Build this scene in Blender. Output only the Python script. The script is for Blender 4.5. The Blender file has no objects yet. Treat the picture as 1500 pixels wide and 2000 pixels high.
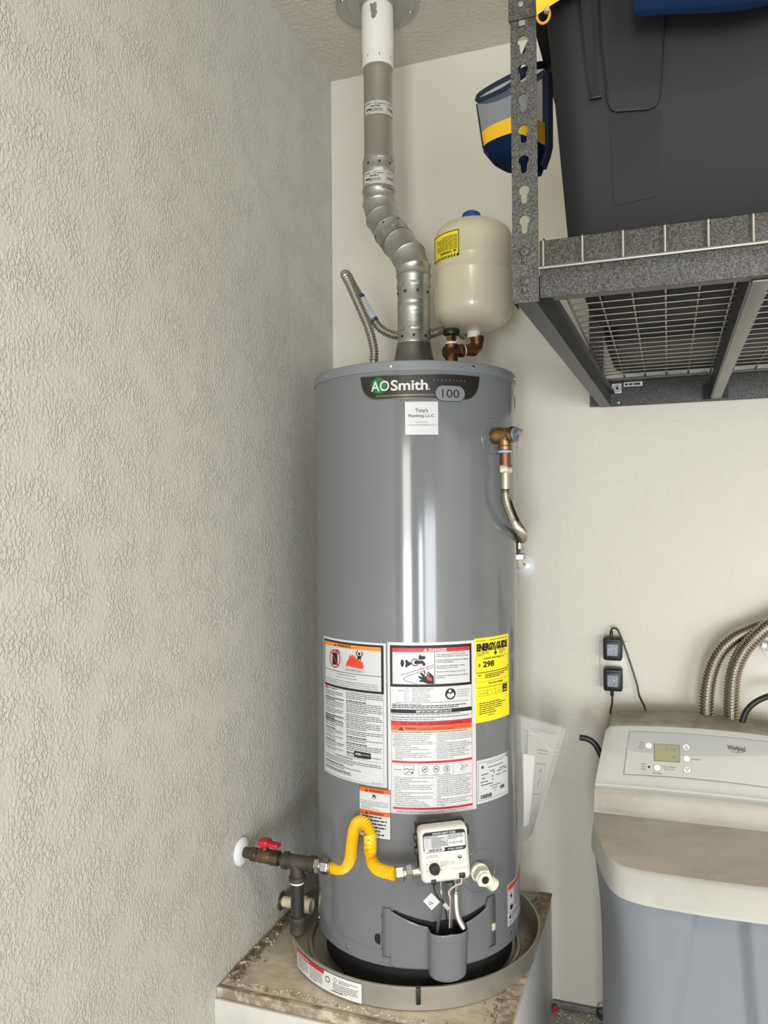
import bpy, bmesh, math, random
from mathutils import Vector, Matrix
from mathutils.geometry import tessellate_polygon
random.seed(7)
S = bpy.context.scene
COL = S.collection
PI = math.pi
R_ = math.radians

# ------------------------------------------------------------------ camera
CAM = Vector((1.0042, -2.3100, 1.3916))
yaw, pitch, roll, FPX = 0.3469, 0.0130, -0.0079, 1538.4
f_ = Vector((-math.sin(yaw), math.cos(yaw), 0)); r_ = Vector((math.cos(yaw), math.sin(yaw), 0)); u_ = Vector((0, 0, 1))
f_, u_ = math.cos(pitch)*f_ + math.sin(pitch)*u_, math.cos(pitch)*u_ - math.sin(pitch)*f_
r_, u_ = math.cos(roll)*r_ + math.sin(roll)*u_, math.cos(roll)*u_ - math.sin(roll)*r_
cd = bpy.data.cameras.new('camera'); cam = bpy.data.objects.new('camera', cd); COL.objects.link(cam)
cd.sensor_fit = 'AUTO'; cd.sensor_width = 36.0; cd.lens = FPX/2000*36.0; cd.clip_start = 0.02; cd.clip_end = 60
m = Matrix((r_, u_, -f_)).transposed().to_4x4(); m.translation = CAM
cam.matrix_world = m
S.camera = cam

# ------------------------------------------------------------------ light: daylight through the two garage openings behind the camera, one ceiling fixture, two added fill lights
S.view_settings.view_transform = 'Standard'
S.view_settings.look = 'None'
S.view_settings.gamma = 1.0
S.view_settings.use_curve_mapping = False
S.view_settings.exposure = 0.08
W = bpy.data.worlds.new('world'); S.world = W; W.use_nodes = True
W.node_tree.nodes['Background'].inputs[0].default_value = (0.75, 0.85, 1.0, 1)
W.node_tree.nodes['Background'].inputs[1].default_value = 1.0
def area(name, loc, target, sx, sy, power, color, spread=PI):
    l = bpy.data.lights.new(name, 'AREA'); l.shape = 'RECTANGLE'; l.size = sx; l.size_y = sy; l.energy = power; l.color = color; l.spread = spread
    o = bpy.data.objects.new(name, l); COL.objects.link(o); o.location = loc
    o.rotation_euler = (Vector(target)-Vector(loc)).to_track_quat('-Z', 'Y').to_euler()
    return o
DAY = (0.88, 0.94, 1.0)
def opening(name, x0, x1, z0, z1, power, color): area(name, ((x0+x1)/2, -6.15, (z0+z1)/2), ((x0+x1)/2, 0, (z0+z1)/2), x1-x0, z1-z0, power, color)
# sunlit driveway fills the lower part of the two openings, trees and sky the upper part
opening('daylight_left_low', .86, 1.68, .02, 1.15, 96, DAY); opening('daylight_left_high', .86, 1.68, 1.15, 2.10, 34, (1.0, .98, .90))
opening('daylight_middle_low', 2.60, 3.06, .02, 1.30, 46, DAY)
opening('right_fill_low', 3.36, 5.05, .02, 1.50, 112, (.90, .95, 1.0))  # added third opening, a fill to brighten the left wall near the corner
area('side_fill', (5.1, -3.0, 1.45), (0, -3.0, 1.45), 3.2, 1.7, 12, (1.0, 0.96, 0.90))  # added area light for general fill; the right wall has no window
area('ceiling_fixture_light', (2.1, -2.3, 2.74), (2.1, -2.3, 0), 1.2, 0.3, 31, (1.0, 0.88, 0.70))

# ------------------------------------------------------------------ materials
def lin(c):
    return tuple(((x/255)/12.92 if x/255 <= 0.04045 else ((x/255+0.055)/1.055)**2.4) for x in c)
MATS = {}
def mat(name, rgb, rough=0.5, metal=0.0, bump=None, var=None, spec=0.5, coat=0.0, trans=0.0, alpha=1.0, aniso=None, emit=None):
    """rgb in sRGB 0-255. bump=(scale, strength, distance, stretch). var=(rgb2, scale, lo, hi)"""
    if name in MATS: return MATS[name]
    M = bpy.data.materials.new(name); M.use_nodes = True
    nt = M.node_tree; b = nt.nodes['Principled BSDF']
    c = lin(rgb)
    b.inputs['Base Color'].default_value = (*c, 1); b.inputs['Roughness'].default_value = rough
    b.inputs['Metallic'].default_value = metal; b.inputs['Specular IOR Level'].default_value = spec
    b.inputs['Coat Weight'].default_value = coat; b.inputs['Coat Roughness'].default_value = 0.12
    b.inputs['Transmission Weight'].default_value = trans; b.inputs['Alpha'].default_value = alpha
    if emit: b.inputs['Emission Color'].default_value = (*c, 1); b.inputs['Emission Strength'].default_value = emit
    tc = nt.nodes.new('ShaderNodeTexCoord')
    if var:
        n = nt.nodes.new('ShaderNodeTexNoise'); n.inputs['Scale'].default_value = var[1]; n.inputs['Detail'].default_value = 6
        n.inputs['Roughness'].default_value = 0.65
        nt.links.new(tc.outputs['Object'], n.inputs['Vector'])
        r = nt.nodes.new('ShaderNodeMapRange'); r.inputs[1].default_value = var[2]; r.inputs[2].default_value = var[3]
        nt.links.new(n.outputs['Fac'], r.inputs[0])
        mx = nt.nodes.new('ShaderNodeMix'); mx.data_type = 'RGBA'
        mx.inputs[6].default_value = (*c, 1); mx.inputs[7].default_value = (*lin(var[0]), 1)
        nt.links.new(r.outputs[0], mx.inputs[0]); nt.links.new(mx.outputs[2], b.inputs['Base Color'])
    if bump:
        n = nt.nodes.new('ShaderNodeTexNoise'); n.inputs['Scale'].default_value = bump[0]; n.inputs['Detail'].default_value = 3
        v = tc.outputs['Object']
        if len(bump) > 3:
            mp = nt.nodes.new('ShaderNodeMapping'); mp.inputs['Scale'].default_value = bump[3]
            nt.links.new(v, mp.inputs['Vector']); v = mp.outputs['Vector']
        nt.links.new(v, n.inputs['Vector'])
        bp = nt.nodes.new('ShaderNodeBump'); bp.inputs['Strength'].default_value = bump[1]; bp.inputs['Distance'].default_value = bump[2]
        nt.links.new(n.outputs['Fac'], bp.inputs['Height']); nt.links.new(bp.outputs['Normal'], b.inputs['Normal'])
    MATS[name] = M
    return M

def stucco(name, rgb, rgb2, scale, dist, rough=0.55, stretch=(1, 1, 1), strength=1.0):
    """knock-down plaster: blobs with flattened tops and fine grain"""
    M = bpy.data.materials.new(name); M.use_nodes = True; nt = M.node_tree; b = nt.nodes['Principled BSDF']
    b.inputs['Roughness'].default_value = rough; b.inputs['Specular IOR Level'].default_value = 0.45
    N, L = nt.nodes.new, nt.links.new
    tc = N('ShaderNodeTexCoord'); mp = N('ShaderNodeMapping'); mp.inputs['Scale'].default_value = stretch
    L(tc.outputs['Object'], mp.inputs['Vector'])
    wn = N('ShaderNodeTexNoise'); wn.inputs['Scale'].default_value = scale*0.55; wn.inputs['Detail'].default_value = 2
    L(mp.outputs['Vector'], wn.inputs['Vector'])
    sc = N('ShaderNodeVectorMath'); sc.operation = 'SCALE'; sc.inputs[3].default_value = 0.7/scale
    L(wn.outputs['Color'], sc.inputs[0])
    va = N('ShaderNodeVectorMath'); va.operation = 'ADD'; L(mp.outputs['Vector'], va.inputs[0]); L(sc.outputs[0], va.inputs[1])
    n1 = N('ShaderNodeTexNoise'); n1.inputs['Scale'].default_value = scale; n1.inputs['Detail'].default_value = 2.5; n1.inputs['Roughness'].default_value = 0.55
    L(va.outputs[0], n1.inputs['Vector'])
    rm = N('ShaderNodeMapRange'); rm.interpolation_type = 'SMOOTHSTEP'; rm.inputs[1].default_value = 0.40; rm.inputs[2].default_value = 0.62
    L(n1.outputs['Fac'], rm.inputs[0])
    n2 = N('ShaderNodeTexNoise'); n2.inputs['Scale'].default_value = scale*4; n2.inputs['Detail'].default_value = 3
    L(tc.outputs['Object'], n2.inputs['Vector'])
    ma = N('ShaderNodeMath'); ma.operation = 'MULTIPLY_ADD'; ma.inputs[1].default_value = 0.25
    L(n2.outputs['Fac'], ma.inputs[0])
    mk = N('ShaderNodeTexNoise'); mk.inputs['Scale'].default_value = 13; mk.inputs['Detail'].default_value = 3; L(tc.outputs['Object'], mk.inputs['Vector'])
    mr = N('ShaderNodeMapRange'); mr.inputs[1].default_value = .36; mr.inputs[2].default_value = .62; mr.inputs[3].default_value = .30; mr.inputs[4].default_value = 1.15; L(mk.outputs['Fac'], mr.inputs[0])
    mm = N('ShaderNodeMath'); mm.operation = 'MULTIPLY'; L(rm.outputs[0], mm.inputs[0]); L(mr.outputs[0], mm.inputs[1]); L(mm.outputs[0], ma.inputs[2])
    bp = N('ShaderNodeBump'); bp.inputs['Strength'].default_value = strength; bp.inputs['Distance'].default_value = dist
    L(ma.outputs[0], bp.inputs['Height']); L(bp.outputs['Normal'], b.inputs['Normal'])
    n3 = N('ShaderNodeTexNoise'); n3.inputs['Scale'].default_value = 2.2; n3.inputs['Detail'].default_value = 4
    L(tc.outputs['Object'], n3.inputs['Vector'])
    mx = N('ShaderNodeMix'); mx.data_type = 'RGBA'; mx.inputs[6].default_value = (*lin(rgb), 1); mx.inputs[7].default_value = (*lin(rgb2), 1)
    L(n3.outputs['Fac'], mx.inputs[0]); L(mx.outputs[2], b.inputs['Base Color'])
    return M

# ------------------------------------------------------------------ mesh helpers
ROOTLOC = {}
class MB:
    def __init__(s): s.v = []; s.f = []; s.m = []
    def add(s, V, Fc, mi=0):
        o = len(s.v); s.v.extend([tuple(p) for p in V])
        for q in Fc: s.f.append([i+o for i in q]); s.m.append(mi)
        return s
    def box(s, c, d, rot=None, bev=0.0, mi=0, seg=2):
        bm = bmesh.new(); bmesh.ops.create_cube(bm, size=1.0)
        for v in bm.verts: v.co = Vector((v.co.x*d[0], v.co.y*d[1], v.co.z*d[2]))
        if bev > 0: bmesh.ops.bevel(bm, geom=list(bm.edges), offset=bev, segments=seg, affect='EDGES', profile=0.5)
        bm.verts.index_update()
        c = Vector(c)
        V = [((rot @ v.co) if rot else v.co) + c for v in bm.verts]
        s.add(V, [[v.index for v in q.verts] for q in bm.faces], mi); bm.free(); return s
    def lathe(s, prof, o, ax=(0, 0, 1), n=32, mi=0, a0=0.0, capa=True, capb=True):
        o = Vector(o); ax = Vector(ax).normalized()
        e1 = ax.orthogonal().normalized(); e2 = ax.cross(e1)
        V = []; Fc = []
        for (r, h) in prof:
            for k in range(n):
                a = a0+2*PI*k/n
                V.append(o + ax*h + (e1*math.cos(a)+e2*math.sin(a))*max(r, 1e-5))
        for i in range(len(prof)-1):
            for k in range(n):
                k2 = (k+1) % n
                Fc.append([i*n+k, i*n+k2, (i+1)*n+k2, (i+1)*n+k])
        if capa and prof[0][0] > 1e-4: Fc.append(list(range(n))[::-1])
        if capb and prof[-1][0] > 1e-4: Fc.append([(len(prof)-1)*n+k for k in range(n)])
        return s.add(V, Fc, mi)
    def tube(s, P, r, n=10, mi=0, caps=True):
        P = [Vector(p) for p in P]; V = []; Fc = []
        T = []
        for i in range(len(P)):
            d = (P[min(i+1, len(P)-1)]-P[max(i-1, 0)]); T.append(d.normalized())
        e = T[0].orthogonal().normalized()
        for i, p in enumerate(P):
            t = T[i]; e = (e - t*e.dot(t)).normalized(); g = t.cross(e)
            rr = r[i] if isinstance(r, (list, tuple)) else r
            for k in range(n):
                a = 2*PI*k/n; V.append(p + (e*math.cos(a)+g*math.sin(a))*rr)
        for i in range(len(P)-1):
            for k in range(n):
                k2 = (k+1) % n; Fc.append([i*n+k, i*n+k2, (i+1)*n+k2, (i+1)*n+k])
        if caps: Fc.append(list(range(n))[::-1]); Fc.append([(len(P)-1)*n+k for k in range(n)])
        return s.add(V, Fc, mi)
    def grid(s, fn, nu, nv, mi=0, closeu=False):
        V = [fn(i/(nu if closeu else nu-1), j/(nv-1)) for j in range(nv) for i in range(nu)]
        Fc = []
        for j in range(nv-1):
            for i in range(nu if closeu else nu-1):
                i2 = (i+1) % nu; Fc.append([j*nu+i, j*nu+i2, (j+1)*nu+i2, (j+1)*nu+i])
        return s.add(V, Fc, mi)
    def prism(s, poly, fn, d0, d1, mi=0):
        """poly = 2-D outline; fn(x, y, d) -> point"""
        n = len(poly)
        V = [fn(x, y, d0) for x, y in poly] + [fn(x, y, d1) for x, y in poly]
        Fc = [[i, (i+1) % n, n+(i+1) % n, n+i] for i in range(n)]
        tri = tessellate_polygon([[Vector((x, y, 0)) for x, y in poly]])
        Fc += [list(t) for t in tri] + [[n+i for i in t][::-1] for t in tri]
        return s.add(V, Fc, mi)
    def build(s, name, mats, parent=None, smooth=35, fix=True):
        me = bpy.data.meshes.new(name)
        L = ROOTLOC.get(parent.name if parent else None, Vector((0, 0, 0)))
        me.from_pydata([tuple(Vector(p)-L) for p in s.v], [], s.f)
        if not isinstance(mats, (list, tuple)): mats = [mats]
        for q in mats: me.materials.append(q)
        me.polygons.foreach_set('material_index', s.m)
        if fix:
            bm = bmesh.new(); bm.from_mesh(me); bmesh.ops.recalc_face_normals(bm, faces=bm.faces); bm.to_mesh(me); bm.free()
        if smooth:
            me.polygons.foreach_set('use_smooth', [True]*len(me.polygons)); me.set_sharp_from_angle(angle=R_(smooth))
        me.update()
        o = bpy.data.objects.new(name, me); COL.objects.link(o)
        if parent: o.parent = parent
        ROOTLOC[o.name] = L
        return o

def tag(o, label, cat, group=None):
    o['label'] = label; o['category'] = cat
    if group: o['group'] = group
    return o
def thing(name, label, cat, loc, group=None):
    o = bpy.data.objects.new(name, None); COL.objects.link(o); o.location = loc; o.empty_display_size = 0.05
    ROOTLOC[o.name] = Vector(loc)
    return tag(o, label, cat, group)
def struct(o): o['kind'] = 'structure'; return o

def spline(P, n=12):
    P = [Vector(p) for p in P]; Q = [2*P[0]-P[1]] + P + [2*P[-1]-P[-2]]; out = []
    for i in range(1, len(Q)-2):
        a, b, c, d = Q[i-1], Q[i], Q[i+1], Q[i+2]
        for k in range(n):
            t = k/n
            out.append(0.5*((2*b)+(c-a)*t+(2*a-5*b+4*c-d)*t*t+(3*b-a-3*c+d)*t*t*t))
    out.append(P[-1]); return out
def resample(P, step):
    out = [P[0]]; acc = 0.0
    for a, b in zip(P, P[1:]):
        L = (b-a).length; 
        if L < 1e-9: continue
        t = step-acc
        while t <= L:
            out.append(a+(b-a)*(t/L)); t += step
        acc = (acc+L) % step if L >= step-acc else acc+L
    out.append(P[-1]); return out
def corrugated(mb, ctrl, r, pitch=0.005, amp=0.0012, n=14, mi=0, sub=6):
    P = resample(spline(ctrl, 24), pitch/sub)
    rs = [r + amp*(0.5-0.5*math.cos(2*PI*i/sub))*2-amp for i in range(len(P))]
    mb.tube(P, rs, n, mi); return P
def hexnut(mb, c0, ax, r, h, mi=0, a0=0.2):
    mb.lathe([(r*0.9, 0), (r, h*0.12), (r, h*0.88), (r*0.9, h)], c0, ax, 6, mi, a0)

# ------------------------------------------------------------------ flat print: lettering and shapes laid on a surface
TXT = {}
def text_mesh(s, bold, res=2):
    k = (s, bold, res)
    if k not in TXT:
        cu = bpy.data.curves.new('t', 'FONT'); cu.body = s; cu.size = 1.0; cu.resolution_u = res; cu.offset = bold
        ob = bpy.data.objects.new('t', cu); me = ob.to_mesh()
        V = [(v.co.x, v.co.y) for v in me.vertices]; Fc = [list(p.vertices) for p in me.polygons]
        ob.to_mesh_clear(); bpy.data.objects.remove(ob); bpy.data.curves.remove(cu)
        xs = [v[0] for v in V] or [0]
        TXT[k] = (V, Fc, min(xs), max(xs))
    return TXT[k]
class Print:
    """flat artwork in metres (x right, y DOWN from the top-left corner) mapped by fn(x, y, lift)"""
    def __init__(s, fn, mats, seg=0.008): s.mb = MB(); s.fn = fn; s.mats = mats; s.keys = list(mats); s.seg = seg
    def mi(s, k): return s.keys.index(k)
    def lift(s, l): return 0.0005+0.00035*l
    def rect(s, x0, y0, x1, y1, k, l=1):
        n = max(1, int(math.ceil(abs(x1-x0)/s.seg))); d = s.lift(l)
        V = []; Fc = []
        for i in range(n+1):
            x = x0+(x1-x0)*i/n; V += [s.fn(x, y0, d), s.fn(x, y1, d)]
        for i in range(n): Fc.append([2*i, 2*i+1, 2*i+3, 2*i+2])
        s.mb.add(V, Fc, s.mi(k))
    def frame(s, x0, y0, x1, y1, t, k, l=1):
        s.rect(x0, y0, x1, y0+t, k, l); s.rect(x0, y1-t, x1, y1, k, l); s.rect(x0, y0+t, x0+t, y1-t, k, l); s.rect(x1-t, y0+t, x1, y1-t, k, l)
    def poly(s, P, k, l=2):
        d = s.lift(l); tri = tessellate_polygon([[Vector((x, y, 0)) for x, y in P]])
        V = [(x, y) for x, y in P]; Fc = [list(t) for t in tri]
        x0, x1 = min(p[0] for p in P), max(p[0] for p in P)
        if x1-x0 > s.seg*1.4:       # slice into strips so that it follows a curved surface
            bm = bmesh.new(); vs = [bm.verts.new((x, y, 0)) for x, y in V]
            for t in Fc:
                try: bm.faces.new([vs[i] for i in t])
                except ValueError: pass
            n = int((x1-x0)/s.seg)+1
            for i in range(1, n):
                bmesh.ops.bisect_plane(bm, geom=list(bm.verts)+list(bm.edges)+list(bm.faces), plane_co=(x0+(x1-x0)*i/n, 0, 0), plane_no=(1, 0, 0))
            bm.verts.index_update(); V = [(v.co.x, v.co.y) for v in bm.verts]; Fc = [[v.index for v in q.verts] for q in bm.faces]; bm.free()
        s.mb.add([s.fn(x, y, d) for x, y in V], Fc, s.mi(k))
    def disc(s, x, y, r, k, l=2, n=24, ry=None):
        s.poly([(x+r*math.cos(2*PI*i/n), y+(ry or r)*math.sin(2*PI*i/n)) for i in range(n)], k, l)
    def ring(s, x, y, r, t, k, l=2, n=28):
        d = s.lift(l); V = []; Fc = []
        for i in range(n):
            a = 2*PI*i/n; c, q = math.cos(a), math.sin(a); V += [s.fn(x+r*c, y+r*q, d), s.fn(x+(r-t)*c, y+(r-t)*q, d)]
        for i in range(n): j = (i+1) % n; Fc.append([2*i, 2*i+1, 2*j+1, 2*j])
        s.mb.add(V, Fc, s.mi(k))
    def line(s, P, w, k, l=2):
        for (x0, y0), (x1, y1) in zip(P, P[1:]):
            L = math.hypot(x1-x0, y1-y0) or 1e-6; nx, ny = -(y1-y0)/L*w/2, (x1-x0)/L*w/2
            s.poly([(x0+nx, y0+ny), (x1+nx, y1+ny), (x1-nx, y1-ny), (x0-nx, y0-ny)], k, l)
    def text(s, t, x, y, h, k, al='L', w=None, bold=0.0, l=2, slant=0.0):
        """y = baseline; h = capital height"""
        V, Fc, a, b = text_mesh(t, bold, 5 if h > .009 else 2)
        if not V: return
        sc = h/0.73; sx = sc if w is None else w/(b-a)
        W_ = (b-a)*sx; ox = x - (0 if al == 'L' else W_/2 if al == 'C' else W_)
        d = s.lift(l)
        s.mb.add([s.fn(ox+(vx-a)*sx+slant*vy*sc, y-vy*sc, d) for vx, vy in V], Fc, s.mi(k))
    def lines(s, x, y, w, n, lh, k, th=0.38, l=1, last=0.6):
        """lines of print too small to read"""
        for i in range(n):
            yy = y+i*lh; xx = x; end = x+w*(1 if i < n-1 else last)*random.uniform(0.93, 1)
            while xx < end:
                ww = random.uniform(1.1, 4.2)*lh*0.75; e2 = min(xx+ww, end)
                s.rect(xx, yy, e2, yy+lh*th, k, l); xx = e2+lh*0.34
    def tri(s, x, y, h, k, k2, l=2):
        s.poly([(x, y-h), (x+h*0.6, y), (x-h*0.6, y)], k, l)
        s.rect(x-h*0.06, y-h*0.72, x+h*0.06, y-h*0.3, k2, l+1); s.rect(x-h*0.06, y-h*0.2, x+h*0.06, y-h*0.08, k2, l+1)
    def build(s, name, parent, label=None):
        o = s.mb.build(name, [s.mats[k] for k in s.keys], parent, smooth=0, fix=False)
        if label: o['label'] = label
        return o

# ------------------------------------------------------------------ the garage shell
ZC = 2.809
XR, YF = 5.2, -6.2
M_left = stucco('plaster_left', (204, 202, 195), (198, 195, 187), 165, 0.0016, 0.5, (1, 1.1, 0.8))
M_back = stucco('plaster_back', (212, 207, 195), (206, 200, 187), 55, 0.0004, 0.55)
M_ceil = stucco('plaster_ceiling', (206, 200, 188), (200, 194, 181), 70, 0.0010, 0.7)
M_floor = mat('concrete_floor', (186, 182, 174), 0.7, var=((160, 156, 148), 6, .35, .65), bump=(40, .4, .002))
def slab(name, lo, hi, M):
    c = [(a+b)/2 for a, b in zip(lo, hi)]; d = [b-a for a, b in zip(lo, hi)]
    return struct(MB().box(c, d).build(name, M, smooth=0))
T = 0.12
slab('floor', (-T, YF-T, -0.1), (XR+T, T, 0.0), M_floor)
slab('ceiling', (-T, YF-T, ZC), (XR+T, T, ZC+0.1), M_ceil)
slab('wall_left', (-T, YF-T, 0.0), (0, T, ZC), M_left)
slab('wall_back', (0, 0, 0.0), (XR, T, ZC), M_back)
slab('wall_right', (XR, YF-T, 0.0), (XR+T, T, ZC), M_back)
wf = MB()
for lo, hi in (((0, 0), (.84, ZC)), ((.84, 2.12), (1.70, ZC)), ((1.70, 0), (2.58, ZC)), ((2.58, 1.32), (3.08, ZC)), ((3.08, 0), (3.34, ZC)), ((3.34, 1.52), (5.07, ZC)), ((5.07, 0), (XR, ZC))):
    wf.box(((lo[0]+hi[0])/2, YF-T/2, (lo[1]+hi[1])/2), (hi[0]-lo[0], T, hi[1]-lo[1]))
struct(wf.build('wall_front', M_back, smooth=0))
# grey sill strip along the foot of the back wall, with its pencilled mark
M_sill = mat('sill_grey', (128, 126, 124), 0.8, var=((92, 88, 82), 14, .4, .7), bump=(60, .5, .002))
tr = MB(); tr.box((1.9, -0.006, 0.009), (2.45, 0.012, 0.018), bev=0.002)
tro = struct(tr.build('trim_1', M_sill))
M_black = mat('black_ink', (20, 20, 20), 0.6); M_grayink = mat('grey_ink', (92, 92, 94), 0.65)
pr = Print(lambda x, y, d: (0.70+x, -0.012-d, 0.016-y), {'k': M_grayink})
pr.text('No 407 P1', 0.0, 0.013, 0.011, 'k'); pr.build('pencil_mark', tro)
# broken plaster crumbs at the foot of the wall behind the bench
M_crumb = mat('plaster_crumb', (214, 210, 202), 0.9, var=((140, 128, 110), 30, .4, .65))
def crumbs(name, n, fn, M, smin, smax):
    mb = MB()
    for _ in range(n):
        c = Vector(fn()); r = random.uniform(smin, smax)
        pts = [Vector((random.gauss(0, 1), random.gauss(0, 1), random.gauss(0, 1))).normalized()*r*random.uniform(.6, 1.1) for _ in range(6)]
        base = [Vector((1, 0, 0)), Vector((-.5, .86, 0)), Vector((-.5, -.86, 0)), Vector((.2, .1, 1)), Vector((-.1, 0, -.6))]
        V = [c+Vector((b.x*r*random.uniform(.6, 1.3), b.y*r*random.uniform(.6, 1.3), max(b.z, -.55)*r*random.uniform(.5, 1)+r*.5)) for b in base]
        mb.add(V, [[0, 1, 3], [1, 2, 3], [2, 0, 3], [1, 0, 4], [2, 1, 4], [0, 2, 4]])
    return mb.build(name, M, smooth=0)
fc = crumbs('plaster_crumbs', 420, lambda: (random.uniform(.69, .84), -abs(random.gauss(0.02, .03))-.014, 0.0), M_crumb, .0010, .0040)
fc['kind'] = 'stuff'; tag(fc, 'loose plaster crumbs on the floor at the foot of the back wall', 'debris')

# ------------------------------------------------------------------ wooden platform under the heater
ZB, XB, YB = 0.3135, 0.6745, -0.694
M_white_pt = mat('old_white_paint', (204, 202, 196), 0.5, var=((188, 184, 174), 9, .52, .8), bump=(22, .35, .002))
M_side_pt = mat('platform_side_paint', (205, 206, 204), 0.5, bump=(30, .3, .0015))
M_top = mat('platform_top', (200, 191, 170), 0.85, var=((168, 156, 134), 9, .38, .68), bump=(38, .7, .004))
M_edge = mat('raw_edge', (140, 122, 102), 0.9, var=((196, 186, 168), 24, .45, .62), bump=(60, .9, .004))
pf = thing('platform', 'low white painted wooden platform with worn top under the water heater', 'platform', (0.33, -0.35, 0.0))
MB().box((XB/2+.001, YB/2-.004, ZB-.010), (XB-.004, -YB-.012, .020), bev=.001).build('top_board', M_top, pf)
mb = MB(); mb.box((XB/2, YB-.007, ZB-.012), (XB, .014, .024), bev=.0025); mb.build('front_edge_strip', M_edge, pf)
mb = MB(); mb.box((XB-.016, YB/2, ZB+.0025), (.034, -YB-.004, .005), bev=.001); mb.build('side_edge_strip', M_edge, pf)
mb = MB(); mb.box((XB/2, YB-.011, ZB-.058), (XB+.004, .018, .066), bev=.003); mb.build('trim_board', M_white_pt, pf)
mb = MB(); mb.box((XB/2, YB-.001, ZB-.195), (XB-.006, .014, .215), bev=.002); mb.build('front_panel', M_white_pt, pf)
mb = MB(); mb.box((XB-.008, YB/2+.002, (ZB-.022)/2), (.014, -YB-.014, ZB-.024), bev=.002); mb.build('side_panel', M_side_pt, pf)
mb = MB(); mb.box((.02, YB/2, (ZB-.022)/2), (.03, -YB-.03, ZB-.024)); mb.build('wall_cleat', M_edge, pf)
M_dirt = mat('brown_debris', (104, 86, 66), 0.95, var=((206, 196, 178), 40, .5, .6))
dc = crumbs('platform_debris', 1400, lambda: (abs(random.gauss(0.0, .017))+.003, random.uniform(-.67, -.03)+random.gauss(0, .004), ZB), M_dirt, .0010, .0050)
dc['kind'] = 'stuff'; tag(dc, 'brown and white dirt crumbs along the wall on the platform', 'debris')
dc = crumbs('platform_chips', 420, lambda: (XB-.034-abs(random.gauss(0, .010)), random.uniform(-.68, -.02), ZB), M_dirt, .0008, .0034)
dc['kind'] = 'stuff'; tag(dc, 'small paint chips along the right edge of the platform top', 'debris')

dc = crumbs('platform_front_chips', 420, lambda: (random.uniform(.01, XB-.05), YB+.004+abs(random.gauss(0, .010)), ZB), mat('pale_chips', (206, 200, 188), .9, var=((120, 104, 86), 40, .5, .6)), .0008, .0036)
dc['kind'] = 'stuff'; tag(dc, 'pale paint flakes along the front edge of the platform top', 'debris')

# ------------------------------------------------------------------ drain pan
PX, PY, PR, PZ = 0.370, -0.352, 0.318, 0.371
M_pan = mat('pan_steel', (190, 186, 178), 0.40, 0.65, var=((168, 162, 152), 5, .4, .7))
M_rubber = mat('black_plastic', (26, 26, 27), 0.45)
M_paper = mat('white_paper', (218, 218, 216), 0.4); M_red = mat('label_red', (196, 30, 52), 0.45)
M_steel = mat('zinc_steel', (190, 190, 186), 0.28, 1.0)
M_pvc = mat('tan_pvc', (214, 200, 170), 0.45)
pan = thing('drain_pan', 'round galvanised steel drain pan under the water heater', 'drain pan', (PX, PY, ZB+.0005))
mb = MB(); z0 = ZB+.0005
mb.lathe([(0.001, z0), (PR-.012, z0), (PR-.006, z0+.004), (PR, PZ-.003), (PR+.003, PZ-.001), (PR+.003, PZ+.002), (PR-.001, PZ+.003), (PR-.003, PZ), (PR-.010, z0+.007), (PR-.016, z0+.0025), (0.275, z0+.0025), (.272, z0+.008), (.264, z0+.009), (.259, z0+.0025), (0.001, z0+.0025)], (PX, PY, 0), n=96, capa=False, capb=False)
mb.build('pan_body', M_pan, pan)
def cylmap(cx, cy, R, tl, ztop):
    """print mapped on a vertical cylinder; tl = angle of the left edge (radians), x runs to the right as seen from outside"""
    def fn(x, y, d):
        a = tl + x/R; return (cx+(R+d)*math.cos(a), cy+(R+d)*math.sin(a), ztop-y)
    return fn
a0 = math.atan2(CAM.y-PY, CAM.x-PX)
pr = Print(cylmap(PX, PY, PR+.0008, a0-R_(62), PZ-.006), {'w': M_paper, 'r': M_red, 'k': M_black, 'g': M_grayink})
pr.rect(0, 0.0, .225, .043, 'w', 1); pr.rect(0, 0, .12, .009, 'r', 2); pr.lines(.006, .0025, .10, 1, .006, 'w', l=3)
pr.lines(.006, .012, .055, 7, .004, 'g', l=2); pr.lines(.066, .012, .05, 7, .004, 'g', l=2)
pr.ring(.132, .016, .007, .0018, 'k'); pr.ring(.155, .010, .0045, .001, 'k'); pr.lines(.165, .008, .05, 2, .004, 'g', l=2); pr.lines(.148, .018, .07, 5, .004, 'g', l=2); pr.lines(.14, .036, .06, 1, .004, 'g', l=2)
pr.build('pan_sticker', pan, 'white sticker with red band')
ca = a0+R_(1.5); n_ = Vector((math.cos(ca), math.sin(ca), 0)); t_ = Vector((-n_.y, n_.x, 0))
rot = Matrix((t_, n_, Vector((0, 0, 1)))).transposed()
mb = MB(); c = Vector((PX, PY, 0))+n_*(PR+.004)
mb.box((c.x, c.y, PZ-.016), (.010, .004, .036), rot, .001); c = Vector((PX, PY, 0))+n_*(PR-.001); mb.box((c.x, c.y, PZ+.005), (.010, .014, .003), rot, .0008); c = Vector((PX, PY, 0))+n_*(PR-.008); mb.box((c.x, c.y, PZ-.008), (.010, .003, .022), rot, .0008)
mb.build('clip', M_rubber, pan)
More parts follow.
